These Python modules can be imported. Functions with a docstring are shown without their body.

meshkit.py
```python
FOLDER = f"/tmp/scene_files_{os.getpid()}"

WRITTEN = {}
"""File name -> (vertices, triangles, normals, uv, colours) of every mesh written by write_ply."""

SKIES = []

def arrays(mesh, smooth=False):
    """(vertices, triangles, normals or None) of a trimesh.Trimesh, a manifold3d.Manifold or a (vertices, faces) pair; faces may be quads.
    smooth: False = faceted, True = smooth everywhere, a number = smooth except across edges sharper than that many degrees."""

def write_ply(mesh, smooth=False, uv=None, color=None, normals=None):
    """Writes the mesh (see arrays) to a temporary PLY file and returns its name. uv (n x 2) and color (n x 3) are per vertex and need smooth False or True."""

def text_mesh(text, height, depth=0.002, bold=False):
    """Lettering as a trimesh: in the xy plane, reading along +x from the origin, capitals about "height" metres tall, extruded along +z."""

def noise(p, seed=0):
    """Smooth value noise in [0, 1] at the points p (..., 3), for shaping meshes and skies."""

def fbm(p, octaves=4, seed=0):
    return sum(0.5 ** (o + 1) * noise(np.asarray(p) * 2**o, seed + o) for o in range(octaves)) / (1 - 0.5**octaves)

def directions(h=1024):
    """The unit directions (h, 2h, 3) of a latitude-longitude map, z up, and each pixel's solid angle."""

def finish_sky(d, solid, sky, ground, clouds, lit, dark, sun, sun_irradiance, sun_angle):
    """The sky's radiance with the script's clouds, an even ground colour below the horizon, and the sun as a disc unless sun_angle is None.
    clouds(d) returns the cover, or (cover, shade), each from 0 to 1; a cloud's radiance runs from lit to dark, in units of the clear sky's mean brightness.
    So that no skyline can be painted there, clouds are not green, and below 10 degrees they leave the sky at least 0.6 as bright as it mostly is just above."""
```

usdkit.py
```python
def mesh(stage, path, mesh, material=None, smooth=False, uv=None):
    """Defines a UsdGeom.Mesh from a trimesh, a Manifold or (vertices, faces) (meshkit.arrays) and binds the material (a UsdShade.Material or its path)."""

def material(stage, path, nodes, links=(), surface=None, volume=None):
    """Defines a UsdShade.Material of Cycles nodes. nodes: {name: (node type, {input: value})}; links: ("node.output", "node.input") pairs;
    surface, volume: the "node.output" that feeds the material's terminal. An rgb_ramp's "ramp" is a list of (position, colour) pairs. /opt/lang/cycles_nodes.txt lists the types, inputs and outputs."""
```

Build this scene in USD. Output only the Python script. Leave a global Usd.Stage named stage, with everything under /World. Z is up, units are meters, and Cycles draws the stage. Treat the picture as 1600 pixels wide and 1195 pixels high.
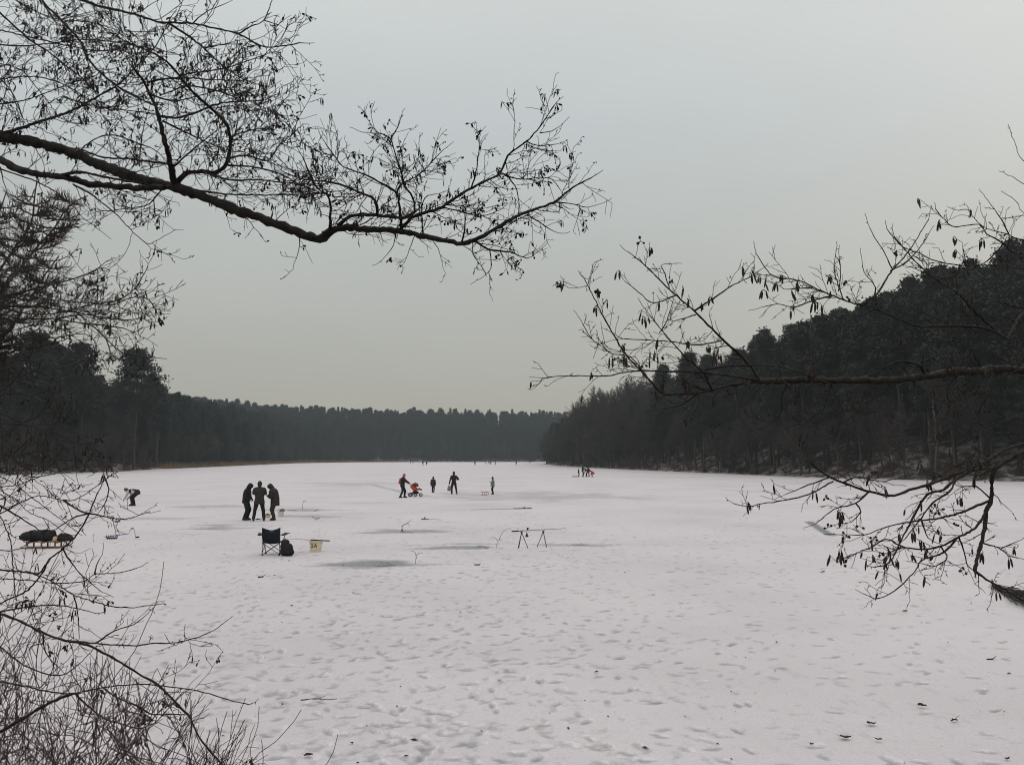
import math, random
import numpy as np, trimesh, usdkit, meshkit
import manifold3d as m3
import shapely
from shapely.geometry import Polygon, LineString, Point
from pxr import Usd, UsdGeom, UsdLux, UsdShade, Sdf, Gf, Vt

# ------------------------------------------------------------------ camera, sky, sun, exposure
stage = Usd.Stage.CreateInMemory()
UsdGeom.SetStageUpAxis(stage, 'Z'); UsdGeom.SetStageMetersPerUnit(stage, 1.0)
UsdGeom.Xform.Define(stage, '/World'); UsdGeom.Scope.Define(stage, '/World/Looks')
EYE, FPX, HOR = 2.9, 1360.0, 715.0
PITCH = math.atan((HOR - 597.5) / FPX)
cam = UsdGeom.Camera.Define(stage, '/World/camera')
cam.CreateHorizontalApertureAttr(36.0); cam.CreateVerticalApertureAttr(36.0 * 764 / 1024)
cam.CreateFocalLengthAttr(36.0 * FPX / 1600); cam.CreateClippingRangeAttr(Gf.Vec2f(0.1, 5000))
cam.CreateExposureAttr(0.0)
xf = UsdGeom.Xformable(cam.GetPrim()); xf.AddTranslateOp().Set(Gf.Vec3d(0, 0, EYE)); xf.AddRotateXOp().Set(90 + math.degrees(PITCH))
SUN_EL, SUN_ROT = math.radians(24), math.radians(35)
usdkit.material(stage, '/World/Looks/overcast_sky', {
    'tc': ('texture_coordinate', {}),
    'sep': ('separate_xyz', {}),
    'ramp': ('rgb_ramp', {'ramp': [(0.0, (3.65, 3.42, 2.85)), (0.08, (3.9, 3.78, 3.35)), (0.2, (4.5, 4.62, 4.35)), (0.36, (5.35, 5.72, 5.75)), (0.55, (6.9, 7.15, 7.0)), (1.0, (9.6, 9.2, 9.0))]}),
    'map': ('mapping', {'scale': (1.5, 1.5, 4.0)}),
    'n': ('noise_texture', {'scale': 1.3, 'detail': 4.0, 'roughness': 0.5, 'distortion': 0.3}),
    'nr': ('map_range', {'from_min': 0.25, 'from_max': 0.75, 'to_min': 0.95, 'to_max': 1.05}),
    'gray': ('combine_color', {}),
    'mul': ('mix_color', {'blend_type': 'multiply', 'fac': 1.0, 'use_clamp': False, 'use_clamp_result': False}),
    'sky': ('sky_texture', {'sky_type': 'single_scattering', 'sun_disc': False, 'sun_elevation': SUN_EL, 'sun_rotation': SUN_ROT, 'aerosol_density': 2.0}),
    'mix': ('mix_color', {'blend_type': 'mix', 'fac': 0.97, 'use_clamp': False, 'use_clamp_result': False}),
    'bg': ('background_shader', {'strength': 0.1})},
    [('tc.generated', 'sep.vector'), ('sep.z', 'ramp.fac'), ('tc.generated', 'map.vector'), ('map.vector', 'n.vector'), ('n.fac', 'nr.value'),
     ('nr.result', 'gray.r'), ('nr.result', 'gray.g'), ('nr.result', 'gray.b'), ('ramp.color', 'mul.a'), ('gray.color', 'mul.b'),
     ('sky.color', 'mix.a'), ('mul.result', 'mix.b'), ('mix.result', 'bg.color')], surface='bg.background')
dome = UsdLux.DomeLight.Define(stage, '/World/sky')
dome.CreateIntensityAttr(1.0)
UsdShade.MaterialBindingAPI.Apply(dome.GetPrim()).Bind(UsdShade.Material.Get(stage, '/World/Looks/overcast_sky'))
dome.GetPrim().SetCustomDataByKey('kind', 'structure')
sun = UsdLux.DistantLight.Define(stage, '/World/sun')
sun.CreateNormalizeAttr(True); sun.CreateIntensityAttr(0.12); sun.CreateAngleAttr(40.0); sun.CreateColorAttr(Gf.Vec3f(1.0, 0.97, 0.93))
sx = UsdGeom.Xformable(sun.GetPrim())
sx.AddRotateZOp().Set(-math.degrees(SUN_ROT)); sx.AddRotateXOp().Set(-(90 - math.degrees(SUN_EL)))   # shines along -z, from azimuth SUN_ROT east of north

# ------------------------------------------------------------------ helpers
_F = np.array([0, math.cos(PITCH), math.sin(PITCH)]); _U = np.array([0, -math.sin(PITCH), math.cos(PITCH)]); _R = np.array([1.0, 0, 0])
CAM = np.array([0, 0, EYE])
def ray(px, py): return _F + _R * ((px - 800) / FPX) - _U * ((py - 597.5) / FPX)
def at(px, py, y):
    d = ray(px, py); return CAM + d * (y / d[1])
def ground(px, py, z=0.0):
    d = ray(px, py); return CAM + d * ((z - EYE) / d[2])
_used = {}
def numbered(path):
    k = _used.get(path, 0); _used[path] = k + 1
    return path if k == 0 else f'{path}_{k:03d}'
def path_of(p): return str(p.GetPath()) if p is not None else '/World'
def tag(prim, label=None, cat=None, group=None, kind=None):
    for k, v in (('label', label), ('category', cat), ('group', group), ('kind', kind)):
        if v: prim.SetCustomDataByKey(k, v)
    return prim
def thing(name, label, cat, loc=(0, 0, 0), rz=0.0, group=None, scale=None):
    x = UsdGeom.Xform.Define(stage, numbered('/World/' + name))
    x.AddTranslateOp().Set(Gf.Vec3d(*map(float, loc))); x.AddRotateZOp().Set(float(rz))
    if scale is not None: x.AddScaleOp().Set(Gf.Vec3f(*([float(scale)] * 3)) if np.ndim(scale) == 0 else Gf.Vec3f(*map(float, scale)))
    return tag(x.GetPrim(), label, cat, group)
def part(name, mesh, mat, parent=None, smooth=False, label=None, kind=None):
    m = usdkit.mesh(stage, numbered(path_of(parent) + '/' + name), mesh, MAT[mat], smooth=smooth)
    return tag(m.GetPrim(), label, None, None, kind)
def copy_of(src, name, label, cat, loc, rz, group, scale=1.0):
    x = UsdGeom.Xform.Define(stage, numbered('/World/' + name))
    x.AddTranslateOp().Set(Gf.Vec3d(*map(float, loc))); x.AddRotateZOp().Set(float(rz))
    x.AddScaleOp().Set(Gf.Vec3f(*([float(scale)] * 3)) if np.ndim(scale) == 0 else Gf.Vec3f(*map(float, scale)))
    p = x.GetPrim(); p.GetReferences().AddInternalReference(src); p.SetInstanceable(True)
    return tag(p, label, cat, group)

class Buf:
    "collects pieces into one mesh"
    def __init__(s): s.v, s.f, s.n = [], [], 0
    def add(s, v, f):
        s.v.append(np.asarray(v, float)); s.f.append(np.asarray(f, int) + s.n); s.n += len(v); return s
    def tm(s, m, T=None):
        m = trimesh.Trimesh(m.vertices, m.faces, process=False) if T is None else m.copy().apply_transform(T)
        return s.add(m.vertices, m.faces)
    def get(s): return (np.vstack(s.v), np.vstack(s.f)) if s.v else None
_ringcache = {}
def _tubefaces(n, k):
    if (n, k) not in _ringcache:
        f = []
        for i in range(n - 1):
            for j in range(k):
                a, b = i * k + j, i * k + (j + 1) % k
                f += [(a, b, b + k), (a, b + k, a + k)]
        _ringcache[n, k] = np.array(f)
    return _ringcache[n, k]
_cs = {k: (np.cos(np.arange(k) * 2 * np.pi / k), np.sin(np.arange(k) * 2 * np.pi / k)) for k in range(3, 33)}
def tube(B, pts, rad, k=3, cap=False):
    p = np.asarray(pts, float); n = len(p); r = np.broadcast_to(np.asarray(rad, float), (n,))
    t = np.empty_like(p); t[1:-1] = p[2:] - p[:-2]; t[0] = p[1] - p[0]; t[-1] = p[-1] - p[-2]
    t /= np.maximum(np.linalg.norm(t, axis=1, keepdims=True), 1e-9)
    m = t.mean(0); ref = np.eye(3)[int(np.argmin(np.abs(m)))]
    a = np.cross(t, ref); a /= np.maximum(np.linalg.norm(a, axis=1, keepdims=True), 1e-9); b = np.cross(t, a)
    c, s = _cs[k]
    v = p[:, None] + r[:, None, None] * (a[:, None] * c[None, :, None] + b[:, None] * s[None, :, None])
    v = v.reshape(-1, 3); f = _tubefaces(n, k)
    if cap:
        v = np.vstack([v, p[0], p[-1]]); e = []
        for j in range(k):
            e += [(n * k, (j + 1) % k, j), (n * k + 1, (n - 1) * k + j, (n - 1) * k + (j + 1) % k)]
        f = np.vstack([f, e])
    B.add(v, f)
def catmull(P, step):
    P = np.asarray(P, float)
    if len(P) < 3:
        n = max(2, int(np.linalg.norm(P[-1] - P[0]) / step) + 1); return np.linspace(P[0], P[-1], n)
    Q = np.vstack([2 * P[0] - P[1], P, 2 * P[-1] - P[-2]]); out = []
    for i in range(1, len(Q) - 2):
        n = max(1, int(np.linalg.norm(Q[i + 1, :3] - Q[i, :3]) / step))
        t = np.linspace(0, 1, n, endpoint=False)[:, None]
        p0, p1, p2, p3 = Q[i - 1:i + 3]
        out.append(0.5 * (2 * p1 + (p2 - p0) * t + (2 * p0 - 5 * p1 + 4 * p2 - p3) * t ** 2 + (3 * p1 - p0 - 3 * p2 + p3) * t ** 3))
    return np.vstack(out + [P[-1:]])
def boxm(size, loc=(0, 0, 0), rz=0, bevel=0.0):
    if bevel:
        h = np.array(size) / 2 - bevel
        m = m3.Manifold.batch_hull([m3.Manifold.sphere(bevel, 8).translate([sx * h[0], sy * h[1], sz * h[2]]) for sx in (-1, 1) for sy in (-1, 1) for sz in (-1, 1)])
        mm = m.to_mesh(); m = trimesh.Trimesh(mm.vert_properties[:, :3], mm.tri_verts, process=False)
    else: m = trimesh.creation.box(size)
    return m.apply_transform(trimesh.transformations.translation_matrix(loc) @ trimesh.transformations.rotation_matrix(rz, [0, 0, 1]))
def man2tm(m):
    mm = m.to_mesh(); return trimesh.Trimesh(np.array(mm.vert_properties[:, :3]), np.array(mm.tri_verts), process=True)
def hullspheres(lst, seg=10):
    return m3.Manifold.batch_hull([m3.Manifold.sphere(r, seg).translate(list(map(float, p))) for p, r in lst])
def union(ms): return m3.Manifold.batch_boolean(ms, m3.OpType.Add)
def blob(lst, edge=0.04, iters=6, seg=10):
    "one smooth closed surface from groups of spheres; each group is hulled"
    m = union([hullspheres(g, seg) for g in lst])
    if edge: m = m.refine_to_length(edge)
    t = man2tm(m)
    if iters: trimesh.smoothing.filter_taubin(t, iterations=iters)
    return t

def rumple(t, amp, freq, seed=0):
    n = meshkit.fbm(t.vertices * np.array([1, 1, .6]) * freq + seed * 7.3, 3, seed) - .5
    t.vertices = t.vertices + t.vertex_normals * (n * 2 * amp)[:, None]; return t

# ------------------------------------------------------------------ materials
MAT = {}
def principled(name, col, rough=0.7, col2=None, scale=8.0, bump=0.0, spec=0.3, mapscale=(1, 1, 1), rand=0.0, metallic=0.0):
    nodes = {'p': ('principled_bsdf', {'base_color': col, 'roughness': rough, 'specular_ior_level': spec, 'metallic': metallic})}; links = []
    if col2 is not None:
        nodes |= {'tc': ('texture_coordinate', {}), 'mp': ('mapping', {'scale': mapscale}), 'n': ('noise_texture', {'scale': scale, 'detail': 4.0, 'roughness': 0.6}),
                  'r': ('rgb_ramp', {'ramp': [(0.3, col), (0.7, col2)]})}
        links += [('tc.object', 'mp.vector'), ('mp.vector', 'n.vector'), ('n.fac', 'r.fac')]
        src = 'r.color'
        if rand:
            nodes |= {'oi': ('object_info', {}), 'mr': ('map_range', {'to_min': 1 - rand, 'to_max': 1 + rand}), 'h': ('hsv', {})}
            links += [('oi.random', 'mr.value'), ('mr.result', 'h.value'), ('r.color', 'h.color')]; src = 'h.color'
        links.append((src, 'p.base_color'))
        if bump:
            nodes['b'] = ('bump', {'strength': bump, 'distance': 0.02}); links += [('n.fac', 'b.height'), ('b.normal', 'p.normal')]
    MAT[name] = usdkit.material(stage, '/World/Looks/' + name, nodes, links, surface='p.BSDF')
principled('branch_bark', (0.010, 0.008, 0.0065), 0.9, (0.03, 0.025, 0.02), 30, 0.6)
principled('twig_bark', (0.012, 0.009, 0.007), 0.85, (0.026, 0.019, 0.015), 40)
principled('willow_bark', (0.03, 0.017, 0.014), 0.8, (0.055, 0.032, 0.027), 20)
principled('cone_scale', (0.014, 0.011, 0.009), 0.9, (0.028, 0.022, 0.018), 90)
principled('catkin_scale', (0.022, 0.016, 0.012), 0.9, (0.045, 0.032, 0.025), 120)
principled('pine_bark', (0.026, 0.02, 0.017), 0.9, (0.055, 0.04, 0.032), 3, mapscale=(1, 1, 0.3), rand=0.3)
principled('hardwood_bark', (0.03, 0.024, 0.021), 0.9, (0.062, 0.05, 0.044), 2, mapscale=(1, 1, 0.3), rand=0.3)
principled('fine_twigs', (0.024, 0.017, 0.0145), 0.9, (0.042, 0.031, 0.027), 1.0, rand=0.3)
principled('pine_needles', (0.011, 0.012, 0.008), 0.9, (0.019, 0.020, 0.014), 0.8, rand=0.35)
principled('spruce_needles', (0.012, 0.017, 0.012), 0.9, (0.022, 0.029, 0.022), 1.2, rand=0.35)
principled('dry_reed', (0.11, 0.078, 0.045), 0.9, (0.2, 0.145, 0.088), 1.5)
principled('brush_twig', (0.045, 0.028, 0.023), 0.9, (0.08, 0.05, 0.04), 1.5, rand=0.3)
principled('rust_leaves', (0.09, 0.04, 0.022), 0.9, (0.15, 0.07, 0.04), 2.0)
principled('skin', (0.45, 0.27, 0.2), 0.6)
principled('black_cloth', (0.008, 0.008, 0.009), 0.9, (0.014, 0.014, 0.016), 14, 0.3)
principled('charcoal_cloth', (0.016, 0.013, 0.012), 0.9, (0.03, 0.025, 0.023), 14, 0.3)
principled('olive_cloth', (0.022, 0.02, 0.013), 0.9, (0.036, 0.032, 0.022), 14, 0.3)
principled('navy_cloth', (0.006, 0.007, 0.012), 0.85, (0.011, 0.013, 0.022), 14, 0.2)
principled('grey_cloth', (0.12, 0.12, 0.115), 0.9, (0.19, 0.19, 0.18), 14, 0.2)
principled('pale_cloth', (0.36, 0.34, 0.31), 0.9, (0.46, 0.44, 0.4), 14, 0.2)
principled('red_cloth', (0.26, 0.03, 0.02), 0.8, (0.34, 0.045, 0.03), 10, 0.2)
principled('orange_red_cloth', (0.30, 0.04, 0.02), 0.8, (0.38, 0.055, 0.03), 10, 0.2)
principled('pink_plastic', (0.4, 0.09, 0.09), 0.5)
principled('brown_fur', (0.06, 0.035, 0.02), 0.95, (0.1, 0.06, 0.035), 30)
principled('tan_cloth', (0.45, 0.32, 0.17), 0.8, (0.55, 0.4, 0.22), 12)
principled('hair_dark', (0.02, 0.014, 0.01), 0.8)
principled('wine_cloth', (0.08, 0.03, 0.022), 0.85, (0.11, 0.04, 0.03), 10, 0.2)
principled('boot_leather', (0.012, 0.010, 0.009), 0.6)
principled('dark_steel', (0.03, 0.03, 0.032), 0.45, metallic=0.4)
principled('grey_steel', (0.28, 0.28, 0.29), 0.4, metallic=0.7)
principled('blue_paint', (0.012, 0.02, 0.11), 0.4)
principled('rubber', (0.015, 0.015, 0.016), 0.8)
principled('cream_plastic', (0.62, 0.56, 0.4), 0.5, (0.55, 0.48, 0.33), 6)
principled('brown_ink', (0.13, 0.05, 0.03), 0.7)
principled('white_plastic', (0.6, 0.6, 0.58), 0.5, (0.48, 0.48, 0.46), 8)
principled('sled_wood', (0.2, 0.13, 0.07), 0.6, (0.13, 0.08, 0.042), 12, mapscale=(0.2, 1, 1))
principled('red_wood', (0.42, 0.25, 0.2), 0.6, (0.34, 0.17, 0.13), 12)
principled('dead_leaf', (0.03, 0.019, 0.011), 0.9, (0.055, 0.035, 0.02), 25)
principled('dark_water', (0.012, 0.014, 0.014), 0.08, spec=0.5)
principled('slush', (0.14, 0.15, 0.155), 0.5, (0.26, 0.27, 0.27), 20, 0.5)
# snow over lake ice: 'bare' is how far the snow is trodden or blown away
MAT['lake_snow'] = usdkit.material(stage, '/World/Looks/lake_snow', {
    'g': ('geometry', {}), 'at': ('attribute', {'attribute': 'bare'}),
    'mp': ('mapping', {'scale': (1.0, 0.55, 1.0)}),
    'n1': ('noise_texture', {'scale': 6.0, 'detail': 6.0, 'roughness': 0.65}),
    'n2': ('noise_texture', {'scale': 0.16, 'detail': 5.0, 'roughness': 0.55}),
    'n3': ('noise_texture', {'scale': 40.0, 'detail': 3.0, 'roughness': 0.6}),
    's1': ('math', {'math_type': 'multiply_add', 'value2': 1.5, 'value3': -0.75}),
    'add': ('math', {'math_type': 'add'}),
    'mask': ('map_range', {'from_min': 0.12, 'from_max': 1.0, 'to_min': 0.0, 'to_max': 1.0, 'clamp': True}),
    'snow': ('rgb_ramp', {'ramp': [(0.3, (0.62, 0.575, 0.595)), (0.52, (0.69, 0.643, 0.665)), (0.75, (0.73, 0.69, 0.705))]}),
    'fine': ('rgb_ramp', {'ramp': [(0.3, (0.88, 0.88, 0.88)), (0.6, (1, 1, 1))]}),
    'mul': ('mix_color', {'blend_type': 'multiply', 'fac': 1.0}),
    'ice': ('rgb_ramp', {'ramp': [(0.35, (0.16, 0.17, 0.175)), (0.65, (0.3, 0.31, 0.31))]}),
    'mix': ('mix_color', {'blend_type': 'mix'}),
    'rough': ('map_range', {'to_min': 0.85, 'to_max': 0.45}),
    'b': ('bump', {'strength': 0.5, 'distance': 0.02}),
    'p': ('principled_bsdf', {'specular_ior_level': 0.25, 'roughness': 0.85})},
    [('g.position', 'mp.vector'), ('mp.vector', 'n1.vector'), ('g.position', 'n2.vector'), ('g.position', 'n3.vector'), ('n1.fac', 's1.value1'),
     ('at.fac', 'add.value1'), ('s1.value', 'add.value2'), ('add.value', 'mask.value'), ('n2.fac', 'snow.fac'), ('n3.fac', 'fine.fac'),
     ('snow.color', 'mul.a'), ('fine.color', 'mul.b'), ('n1.fac', 'ice.fac'), ('mul.result', 'mix.a'), ('ice.color', 'mix.b'), ('mask.result', 'mix.fac'),
     ('mask.result', 'rough.value'), ('mix.result', 'p.base_color'), ('n3.fac', 'b.height'), ('b.normal', 'p.normal')], surface='p.BSDF')
# forest floor: patchy snow with leaf litter showing through
MAT['forest_floor'] = usdkit.material(stage, '/World/Looks/forest_floor', {
    'g': ('geometry', {}), 'n1': ('noise_texture', {'scale': 0.45, 'detail': 8.0, 'roughness': 0.7}),
    'r': ('rgb_ramp', {'ramp': [(0.32, (0.5, 0.49, 0.49)), (0.44, (0.36, 0.34, 0.33)), (0.53, (0.075, 0.052, 0.038))]}),
    'p': ('principled_bsdf', {'roughness': 0.9, 'specular_ior_level': 0.2})},
    [('g.position', 'n1.vector'), ('n1.fac', 'r.fac'), ('r.color', 'p.base_color')], surface='p.BSDF')
MAT['haze_air'] = usdkit.material(stage, '/World/Looks/haze_air', {'v': ('principled_volume', {'color': (0.82, 0.93, 0.99), 'density': 0.0002, 'anisotropy': 0.0})}, volume='v.volume')
# ------------------------------------------------------------------ lake and land
def gp(px, py): return tuple(ground(px, py)[:2])
_right = [gp(x, y) for x, y in ((1600, 752), (1500, 751), (1400, 749), (1250, 745), (1100, 738.5), (970, 733), (900, 729.3), (862, 726.5))]
_left = [gp(x, y) for x, y in ((0, 742.5), (80, 740.5), (150, 738), (200, 736), (260, 732), (330, 729))]
shore = ([(-4.0, 5.4), (-6.5, 9), (-9.5, 13), (-16, 24), (-34, 50), (-62, 92), (-80, 122)] + _left +
         [(-112, 394), (-118, 480), (-102, 570), (-60, 600), (-10, 610), (30, 615), (60, 560), (20, 470)] + _right[::-1] + [(75, 92), (60, 60), (40, 30), (20, 10), (10, 5.6), (4, 4.2), (0, 4.0)])
LAKE = Polygon(catmull(np.array(shore + shore[:1]), 3.0)).buffer(0)
shapely.prepare(LAKE)
def shore_dist(x, y):
    p = shapely.points(np.asarray(x, float), np.asarray(y, float))
    d = shapely.distance(p, LAKE.exterior)
    return np.where(shapely.contains(LAKE, p), -d, d)
def hill_slope(x, y):
    right = np.interp(y, [60, 110, 150, 180, 230, 290, 330, 400, 520], [.30, .33, .36, .34, .28, .16, .07, .10, .2])
    left = np.interp(y, [0, 200, 300, 420, 560], [.06, .08, .08, .15, .22])
    return np.where(x > 20 + (y - 330) * .05, right, left)
def land_z(x, y, d=None):
    x = np.asarray(x, float); y = np.asarray(y, float)
    d = shore_dist(x, y) if d is None else d
    bank = np.where(y < 60, 0.28, 0.16)
    o = np.maximum(d, 0)
    z = 0.9 * (1 - np.exp(-o * bank / 0.9)) + hill_slope(x, y) * np.clip(o - 3, 0, 100)
    z = z + np.clip(o, 0, 6) / 6 * (meshkit.noise(np.stack([x * .12, y * .12, 0 * x], -1), 3) - .5) * 1.2 * np.where(y < 60, .25, 1)
    return np.where(d > 0, z, np.maximum(-1.2, d * .25))
def axis(lo, hi, c, fine, grow):
    up = [c]; s = fine
    while up[-1] < hi: up.append(up[-1] + s); s *= grow
    dn = [c]; s = fine
    while dn[-1] > lo: dn.append(dn[-1] - s); s *= grow
    return np.array(sorted(set(dn[1:] + up)))
gx, gy = axis(-430, 430, 0, 0.4, 1.022), axis(-110, 860, 6, 0.4, 1.013)
GX, GY = np.meshgrid(gx, gy, indexing='ij')
GD = shore_dist(GX.ravel(), GY.ravel()).reshape(GX.shape)
GZ = land_z(GX.ravel(), GY.ravel(), GD.ravel()).reshape(GX.shape)
nx, ny = GX.shape
idx = np.arange(nx * ny).reshape(nx, ny)
quads = np.stack([idx[:-1, :-1], idx[1:, :-1], idx[1:, 1:], idx[:-1, 1:]], -1).reshape(-1, 4)
keep = (GD.ravel()[quads] > -25).any(1)
lv = np.stack([GX, GY, GZ], -1).reshape(-1, 3)
def compact(v, f, *more):
    used, inv = np.unique(f, return_inverse=True); return (v[used], inv.reshape(f.shape), *[m[used] for m in more])
terrain = part('hills', compact(lv, quads[keep]), 'forest_floor', smooth=True)
tag(terrain, 'snow dusted wooded slopes and banks around the frozen lake', 'hillside', kind='structure')

# lake: a polar sheet, finest where the footprints are
NT = 760
theta = np.linspace(math.radians(-62), math.radians(62), NT)
rr = [3.6]
while rr[-1] < 66: rr.append(rr[-1] * 1.0068)
while rr[-1] < 150: rr.append(rr[-1] * 1.012)
while rr[-1] < 700: rr.append(rr[-1] * 1.05)
rr = np.array(rr); NR = len(rr)
T, R_ = np.meshgrid(theta, rr, indexing='ij')
X, Y = R_ * np.sin(T), R_ * np.cos(T)
P3 = np.stack([X, Y, 0 * X], -1)
bare = np.zeros_like(X)
def sm(t): t = np.clip(t, 0, 1); return t * t * (3 - 2 * t)
wob = (meshkit.fbm(P3 * np.array([.35, .22, 1]), 4, 11) - .5)
streak = meshkit.fbm(P3 * np.array([.55, 1.7, 1]), 3, 41) - .5
patches = [(332, 824, 44, 4, .9), (330, 791, 48, 2.6, .75), (475, 796.5, 42, 2.6, .8), (490, 807, 58, 3.2, .75), (545, 756, 58, 4, .5), (850, 776, 110, 8, .55), (730, 772, 60, 6, .42),
           (640, 830, 50, 4, .85), (735, 855, 68, 8, .95), (600, 880, 58, 6.5, 1.05), (865, 851, 60, 4.5, .7), (95, 820, 62, 4, .5), (240, 810.5, 60, 2.6, .55), (440, 863, 40, 4, .4),
           (700, 815, 22, 2, .45), (1030, 850, 50, 2, .3), (1180, 766, 90, 2, .35), (160, 792, 26, 2.2, .6), (940, 779, 24, 2, .3), (580, 785, 40, 2, .3), (820, 746, 60, 2, .25),
           (1330, 755, 120, 1.6, .35), (1080, 745, 90, 1.5, .3), (1480, 765, 90, 2, .35), (1283, 826, 6, 5, .0), (250, 840, 30, 2, .2), (560, 742, 80, 1.5, .2)]
for cx, cy, hw, hh, s in patches:
    c = ground(cx, cy); a = hw * c[1] / FPX * 1.15; b = max((ground(cx, cy - hh)[1] - ground(cx, cy + hh)[1]) / 2, .5) * .95
    q = np.hypot((X - c[0]) / a, (Y - c[1]) / b) + wob * 1.6 + streak * 2.2
    bare = np.maximum(bare, s * .88 * sm((1.35 - q) / 1.1))
def stroke(pts, w, s):
    global bare
    L = LineString([gp(*p) for p in pts]); mnx, mny, mxx, mxy = L.buffer(w * 2).bounds
    sel = (X > mnx) & (X < mxx) & (Y > mny) & (Y < mxy)
    d = shapely.distance(shapely.points(X[sel], Y[sel]), L)
    bare[sel] = np.maximum(bare[sel], s * sm(1.4 - d / w + wob[sel] * .8))
stroke([(583, 757), (600, 762), (620, 766), (642, 772), (670, 775)], .5, .55)
stroke([(500, 753), (560, 752), (640, 755)], .5, .4)
stroke([(1264, 815), (1275, 822), (1287, 829), (1300, 836)], .2, 1.3)
stroke([(1100, 763), (1180, 766), (1300, 778)], .4, .3)
stroke([(930, 757), (1100, 760), (1250, 756)], .5, .28)
stroke([(690, 796), (760, 796), (830, 795)], .2, .3)
stroke([(430, 903), (445, 901)], .1, .5)
# relief: gentle drift, trodden lumps and footprints
zrel = (meshkit.fbm(P3 * .5, 3, 5) - .5) * .05
near = np.clip((70 - R_) / 40, 0, 1)
lump = meshkit.fbm(P3 * np.array([2.6, 2.0, 1]), 3, 21)
lump2 = meshkit.fbm(P3 * np.array([7.0, 6.0, 1]), 2, 31)
zrel += near * (lump - .5) * .010 + np.clip((30 - R_) / 15, 0, 1) * (lump2 - .5) * .008
hollow = sm((.40 - lump) / .1) * near
bare = np.maximum(bare, hollow * .12)
rng = np.random.default_rng(4)
prints = []
for k in range(150):                                                     # tracks of someone walking
    y0 = 7 + 45 * rng.random() ** 1.6; x0 = rng.uniform(-.62, .62) * y0; h = rng.normal(math.pi / 2, 1.0); n = rng.integers(6, 30); q = np.array([x0, y0])
    for i in range(n):
        h += rng.normal(0, .07); st = rng.normal(.62, .06); q = q + st * np.array([math.cos(h), math.sin(h)])
        prints.append((q[0] + (-1) ** i * .1 * -math.sin(h), q[1] + (-1) ** i * .1 * math.cos(h), h + rng.normal(0, .15), rng.uniform(.6, 1)))
for k in range(8000):
    y0 = 6.5 + 32 * rng.random() ** 1.3; x0 = rng.uniform(-.64, .64) * y0
    if rng.random() < np.clip(1.15 - abs(x0 + 1.5) / (.55 * y0), .15, 1): prints.append((x0, y0, rng.uniform(0, 6.28), rng.uniform(.2, 1)))
lr = np.log(rr)
for (x0, y0, h, s) in prints:
    r0, t0 = math.hypot(x0, y0), math.atan2(x0, y0)
    if not (6 < r0 < 64) or abs(t0) > 1.0: continue
    i0, i1 = np.searchsorted(theta, [t0 - .34 / r0, t0 + .34 / r0]); j0, j1 = np.searchsorted(rr, [r0 - .34, r0 + .34])
    dx, dy = X[i0:i1, j0:j1] - x0, Y[i0:i1, j0:j1] - y0
    u, w = dx * math.cos(h) + dy * math.sin(h), -dx * math.sin(h) + dy * math.cos(h)
    q = (u / .115) ** 2 + (w / .048) ** 2
    zrel[i0:i1, j0:j1] += s * (-.009 * np.exp(-q ** 2 * .5) + .002 * np.exp(-(np.sqrt(q) - 1.55) ** 2 * 5))
    bare[i0:i1, j0:j1] = np.maximum(bare[i0:i1, j0:j1], s * s * .84 * np.exp(-q ** 2 * .8))
zrel = np.maximum(zrel, -.03)
zrel *= np.clip((140 - R_) / 60, 0, 1)
zrel -= np.clip(bare - .3, 0, 1) * .015
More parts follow.
